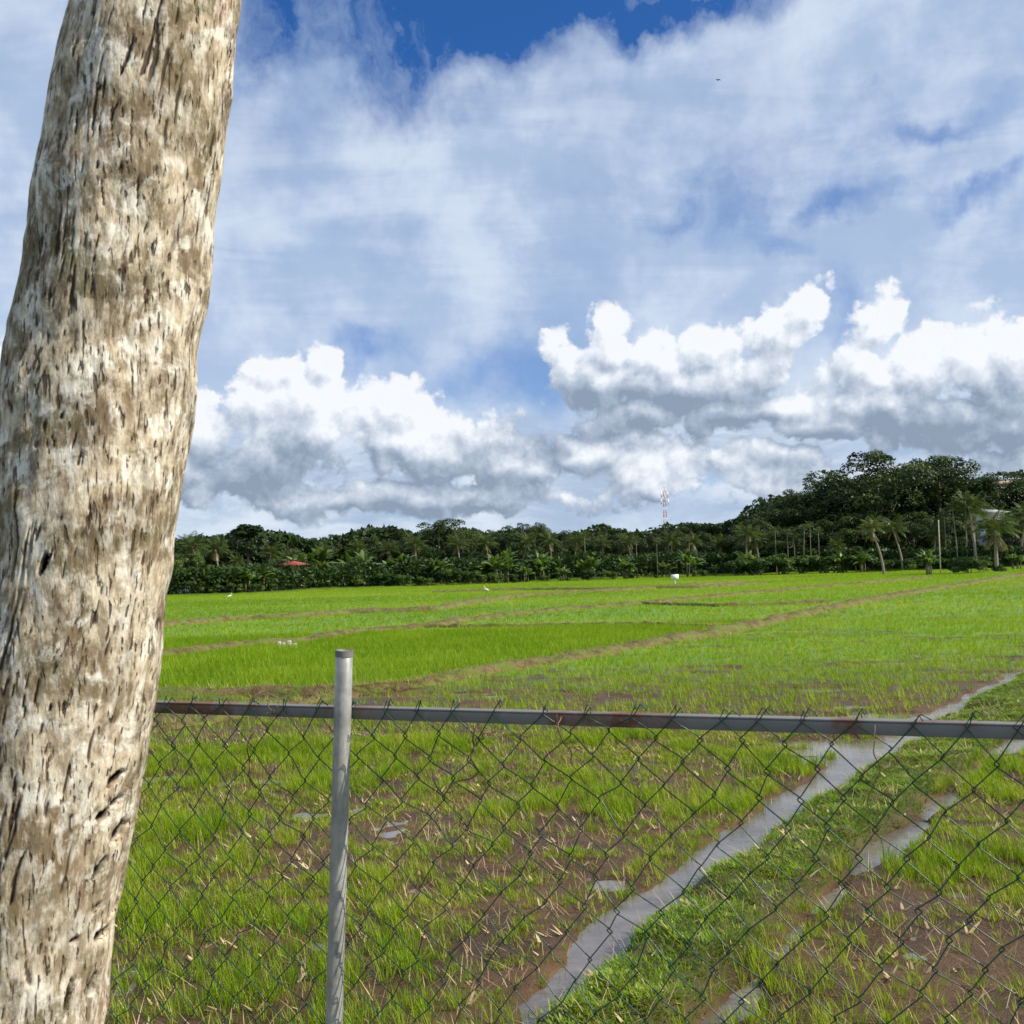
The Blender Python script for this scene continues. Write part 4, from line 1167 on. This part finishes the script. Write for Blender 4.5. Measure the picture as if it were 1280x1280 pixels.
m, t, b = new_mat('bill_yellow', 0.5, 0.3); setin(t, b, 'Base Color', (0.55, 0.36, 0.05)); bill = m

def gh(x, y): return float(height(np.array([float(x)]), np.array([float(y)]))[0])
def house(name, px, D, w, dep, h, roofh, wallm, roofm, label, yaw=0.0, lift=0.0, floors=1):
    p = at(px, 700, D); z = gh(p[0], D)
    o = empty(name, (p[0], D, z + lift), label, 'house'); o.rotation_euler.z = yaw
    mb = MB(); mb.box((-w / 2, -dep / 2, -0.5 - lift), (w / 2, dep / 2, h)); wall = mb.build('wall', wallm, o)
    ov = 0.6; v = [(-w / 2 - ov, -dep / 2 - ov, h + 0.003), (w / 2 + ov, -dep / 2 - ov, h + 0.003), (w / 2 + ov, dep / 2 + ov, h + 0.003), (-w / 2 - ov, dep / 2 + ov, h + 0.003),
                   (-w / 2 + dep / 2, 0, h + roofh), (w / 2 - dep / 2, 0, h + roofh)]
    mb = MB(); mb.add(v, [(0, 1, 5, 4), (2, 3, 4, 5), (0, 3, 2, 1)], [(1, 2, 5), (3, 0, 4)]); mb.build('roof', roofm, o)
    for f_ in range(floors):
        zb_ = f_ * h / floors
        for q in (-0.3, 0.3):
            mb = MB(); mb.box((q * w - 0.6, -dep / 2 - 0.05, zb_ + 1.0), (q * w + 0.6, -dep / 2 - 0.003, zb_ + 2.1)); wn_ = mb.build('window', glass, o)
            mb = MB(); mb.box((q * w - 0.68, -dep / 2 - 0.07, zb_ + 0.9), (q * w + 0.68, -dep / 2 - 0.003, zb_ + 0.995)); mb.build('sill', wallm, wn_)
    mb = MB(); mb.box((-0.5, -dep / 2 - 0.05, 0.0), (0.5, -dep / 2 - 0.003, 2.1)); mb.build('door', bark, o)
    return o
house('red_roofed_house', 364, 110, 2.6, 3.0, 2.2, 0.6, white, redroof, 'small white house with a red roof half hidden by banana leaves', 0.25, 0.15)
house('hillside_house', 1252, 136, 5.0, 4.5, 3.0, 0.9, pink, greyroof, 'pale pinkish house high among the tree tops on the right', -0.2, 9.4 - 4.0, 1)
house('grey_roofed_house', 1230, 127, 3.6, 4.0, 3.0, 0.8, white, greyroof, 'pale house glimpsed behind the broad coconut palm', 0.1, 2.6, 1)
# garden fence at the far left
p = at(222, 740, 101); o = empty('garden_fence', (p[0], 101, gh(p[0], 101) - 0.02), 'low white garden fence at the field edge beside the palm trunk', 'fence')
mb = MB(); mb.box((-1.5, -0.04, 0.55), (1.3, 0.04, 0.67)); mb.box((-1.5, -0.04, 0.22), (1.3, 0.04, 0.34)); mb.build('rail', white, o)
for k in range(8):
    mb = MB(); x_ = -1.45 + k * 0.38; mb.box((x_ - 0.05, -0.09, -0.1), (x_ + 0.05, -0.043, 0.78)); mb.build('picket', white, o)
# telecom mast
D = 330; p = at(832, 660, D); top = at(831, 614, D)[2]; zb_ = gh(p[0], D)
mast = empty('telecom_mast', (p[0], D, zb_), 'tall thin red and white lattice mast rising behind the palms', 'mast')
H_ = top - zb_; nseg = 14
for s_ in range(nseg):
    a = s_ / nseg * H_; b_ = (s_ + 1) / nseg * H_; mb = MB()
    wa = 0.65 - 0.3 * s_ / nseg; wb = 0.65 - 0.3 * (s_ + 1) / nseg
    cs = [(-1, -1), (1, -1), (1, 1), (-1, 1)]
    for i in range(4):
        c0, c1 = cs[i], cs[(i + 1) % 4]
        mb.tube([(c0[0] * wa, c0[1] * wa, a), (c0[0] * wb, c0[1] * wb, b_)], 0.05, 4)
        mb.tube([(c0[0] * wa, c0[1] * wa, a), (c1[0] * wb, c1[1] * wb, b_)], 0.03, 4)
        mb.tube([(c0[0] * wb, c0[1] * wb, b_), (c1[0] * wb, c1[1] * wb, b_)], 0.03, 4)
    mb.build('lattice_section', redp if s_ % 2 == 1 else white, mast)
for i, (dx_, dy_, zf) in enumerate([(-1.0, -0.4, 0.955), (1.0, -0.4, 0.95), (0, -1.1, 0.93), (-1.1, -0.4, 0.86), (1.1, -0.4, 0.85), (0.1, 1, .9)]):
    mb = MB(); z_ = zf * H_; mb.box((dx_ - 0.16, dy_ - 0.12, z_ - 0.9), (dx_ + 0.16, dy_ + 0.12, z_ + 0.9)); mb.tube([(dx_, dy_, z_), (dx_ * 0.4, dy_ * 0.4, z_)], 0.05, 4); mb.build('antenna', white, mast)
mb = MB(); mb.tube([(0, 0, H_), (0, 0, H_ + 1.6)], 0.06, 4); mb.build('spire', redp, mast)
# thin white pole
D = 90; p0 = gp(1176, 721); p = at(1176, 721, D); zt = at(1173, 650, D); z = gh(p[0], D)
mb = MB(); mb.tube([(0, 0, -0.2), (zt[0] - p[0], 0, zt[2] - z)], [0.055, 0.04], 10)
ob = mb.build('utility_pole', conc, None, True, (p[0], D, z)); tag(ob, 'thin pale concrete pole standing beside the dark banana clump', 'pole')
# white board in the rice
q = gp(844, 732); D = q[1]; z = gh(q[0], D)
o = empty('sign_board', (q[0], D, z), 'small blank white board on a post out in the far rice', 'sign')
mb = MB(); mb.box((-0.31, -0.02, 0.44), (0.31, 0.02, 0.86)); mb.build('board', white, o)
mb = MB(); mb.box((-0.06, 0.023, -0.2), (0.06, 0.09, 0.84)); mb.build('post', white, o)
# concrete sluice on the left bund
q = gp(361, 812); o = empty('concrete_sluice', (q[0], q[1], 0.0), 'small pale concrete water gate set in the earth bund at left', 'sluice'); o.rotation_euler.z = 0.15
for i, (x_, w_, h_, tl) in enumerate(((-0.27, 0.10, 0.24, 0.06), (-0.13, 0.11, 0.20, -0.05), (0.01, 0.12, 0.25, 0.03), (0.17, 0.13, 0.17, -0.08))):
    mb = MB(); Mx = Matrix.Translation((x_, 0.02 * (i % 2), 0)) @ Matrix.Rotation(tl, 4, 'Y')
    mb.box((-w_ / 2, -0.07, -0.12), (w_ / 2, 0.07, h_), Mx); ob = mb.build('slab', conc, o)
    bv = ob.modifiers.new('bevel', 'BEVEL'); bv.width = 0.02; bv.segments = 2

# egrets
def egret(px, py, label, yaw):
    q = gp(px, py); z = gh(q[0], q[1]); o = empty('egret', (q[0], q[1], max(z, 0)), label, 'bird', 'white egrets feeding in the rice'); o.rotation_euler.z = yaw; o.scale = (0.75, 0.75, 0.75)
    mb = MB(); mb.tube([(-0.30, 0, 0.30), (-0.20, 0, 0.35), (-0.05, 0, 0.40), (0.08, 0, 0.43), (0.15, 0, 0.50), (0.14, 0, 0.60), (0.17, 0, 0.68), (0.22, 0, 0.71), (0.26, 0, 0.70)],
                      [0.02, 0.06, 0.10, 0.085, 0.035, 0.024, 0.024, 0.032, 0.012], 10); mb.build('body', egretm, o, True)
    mb = MB(); mb.tube([(0.26, 0, 0.70), (0.36, 0, 0.68)], [0.011, 0.003], 6); mb.build('beak', bill, o, True)
    for s_ in (-1, 1):
        mb = MB(); mb.tube([(-0.03, 0.03 * s_, 0.34), (-0.05, 0.035 * s_, 0.17), (-0.02, 0.035 * s_, -0.02)], 0.008, 5); mb.build('leg', darkf, o, True)
egret(287, 751, 'white egret in the rice before the left trees', 0.2)
egret(608, 743, 'white egret far out before the middle of the tree belt', 2.8)
# bird high in the sky
p = at(898, 100, 70); o = empty('flying_bird', tuple(p), 'tiny dark bird gliding high in the right half of the sky', 'bird'); o.rotation_euler.z = 0.4
mb = MB(); mb.tube([(0, -0.15, 0), (0, -0.05, 0.0), (0, 0.06, 0.01), (0, 0.14, 0.0)], [0.012, 0.03, 0.03, 0.01], 7); mb.build('body', darkf, o, True)
for s_ in (-1, 1):
    mb = MB(); w_ = [(0.02 * s_, 0.05), (0.12 * s_, 0.07), (0.24 * s_, 0.02)]
    v = []
    for (xx, yy), c_, z_ in zip(w_, (0.10, 0.085, 0.01), (0.01, 0.05, 0.02)):
        v += [(xx, yy, z_ + 0.004), (xx, yy - c_, z_), (xx, yy, z_ - 0.004)]
    mb.add(v, [(0, 3, 4, 1), (3, 6, 7, 4), (2, 1, 4, 5), (5, 4, 7, 8), (0, 2, 5, 3), (3, 5, 8, 6)]); mb.build('wing', darkf, o)
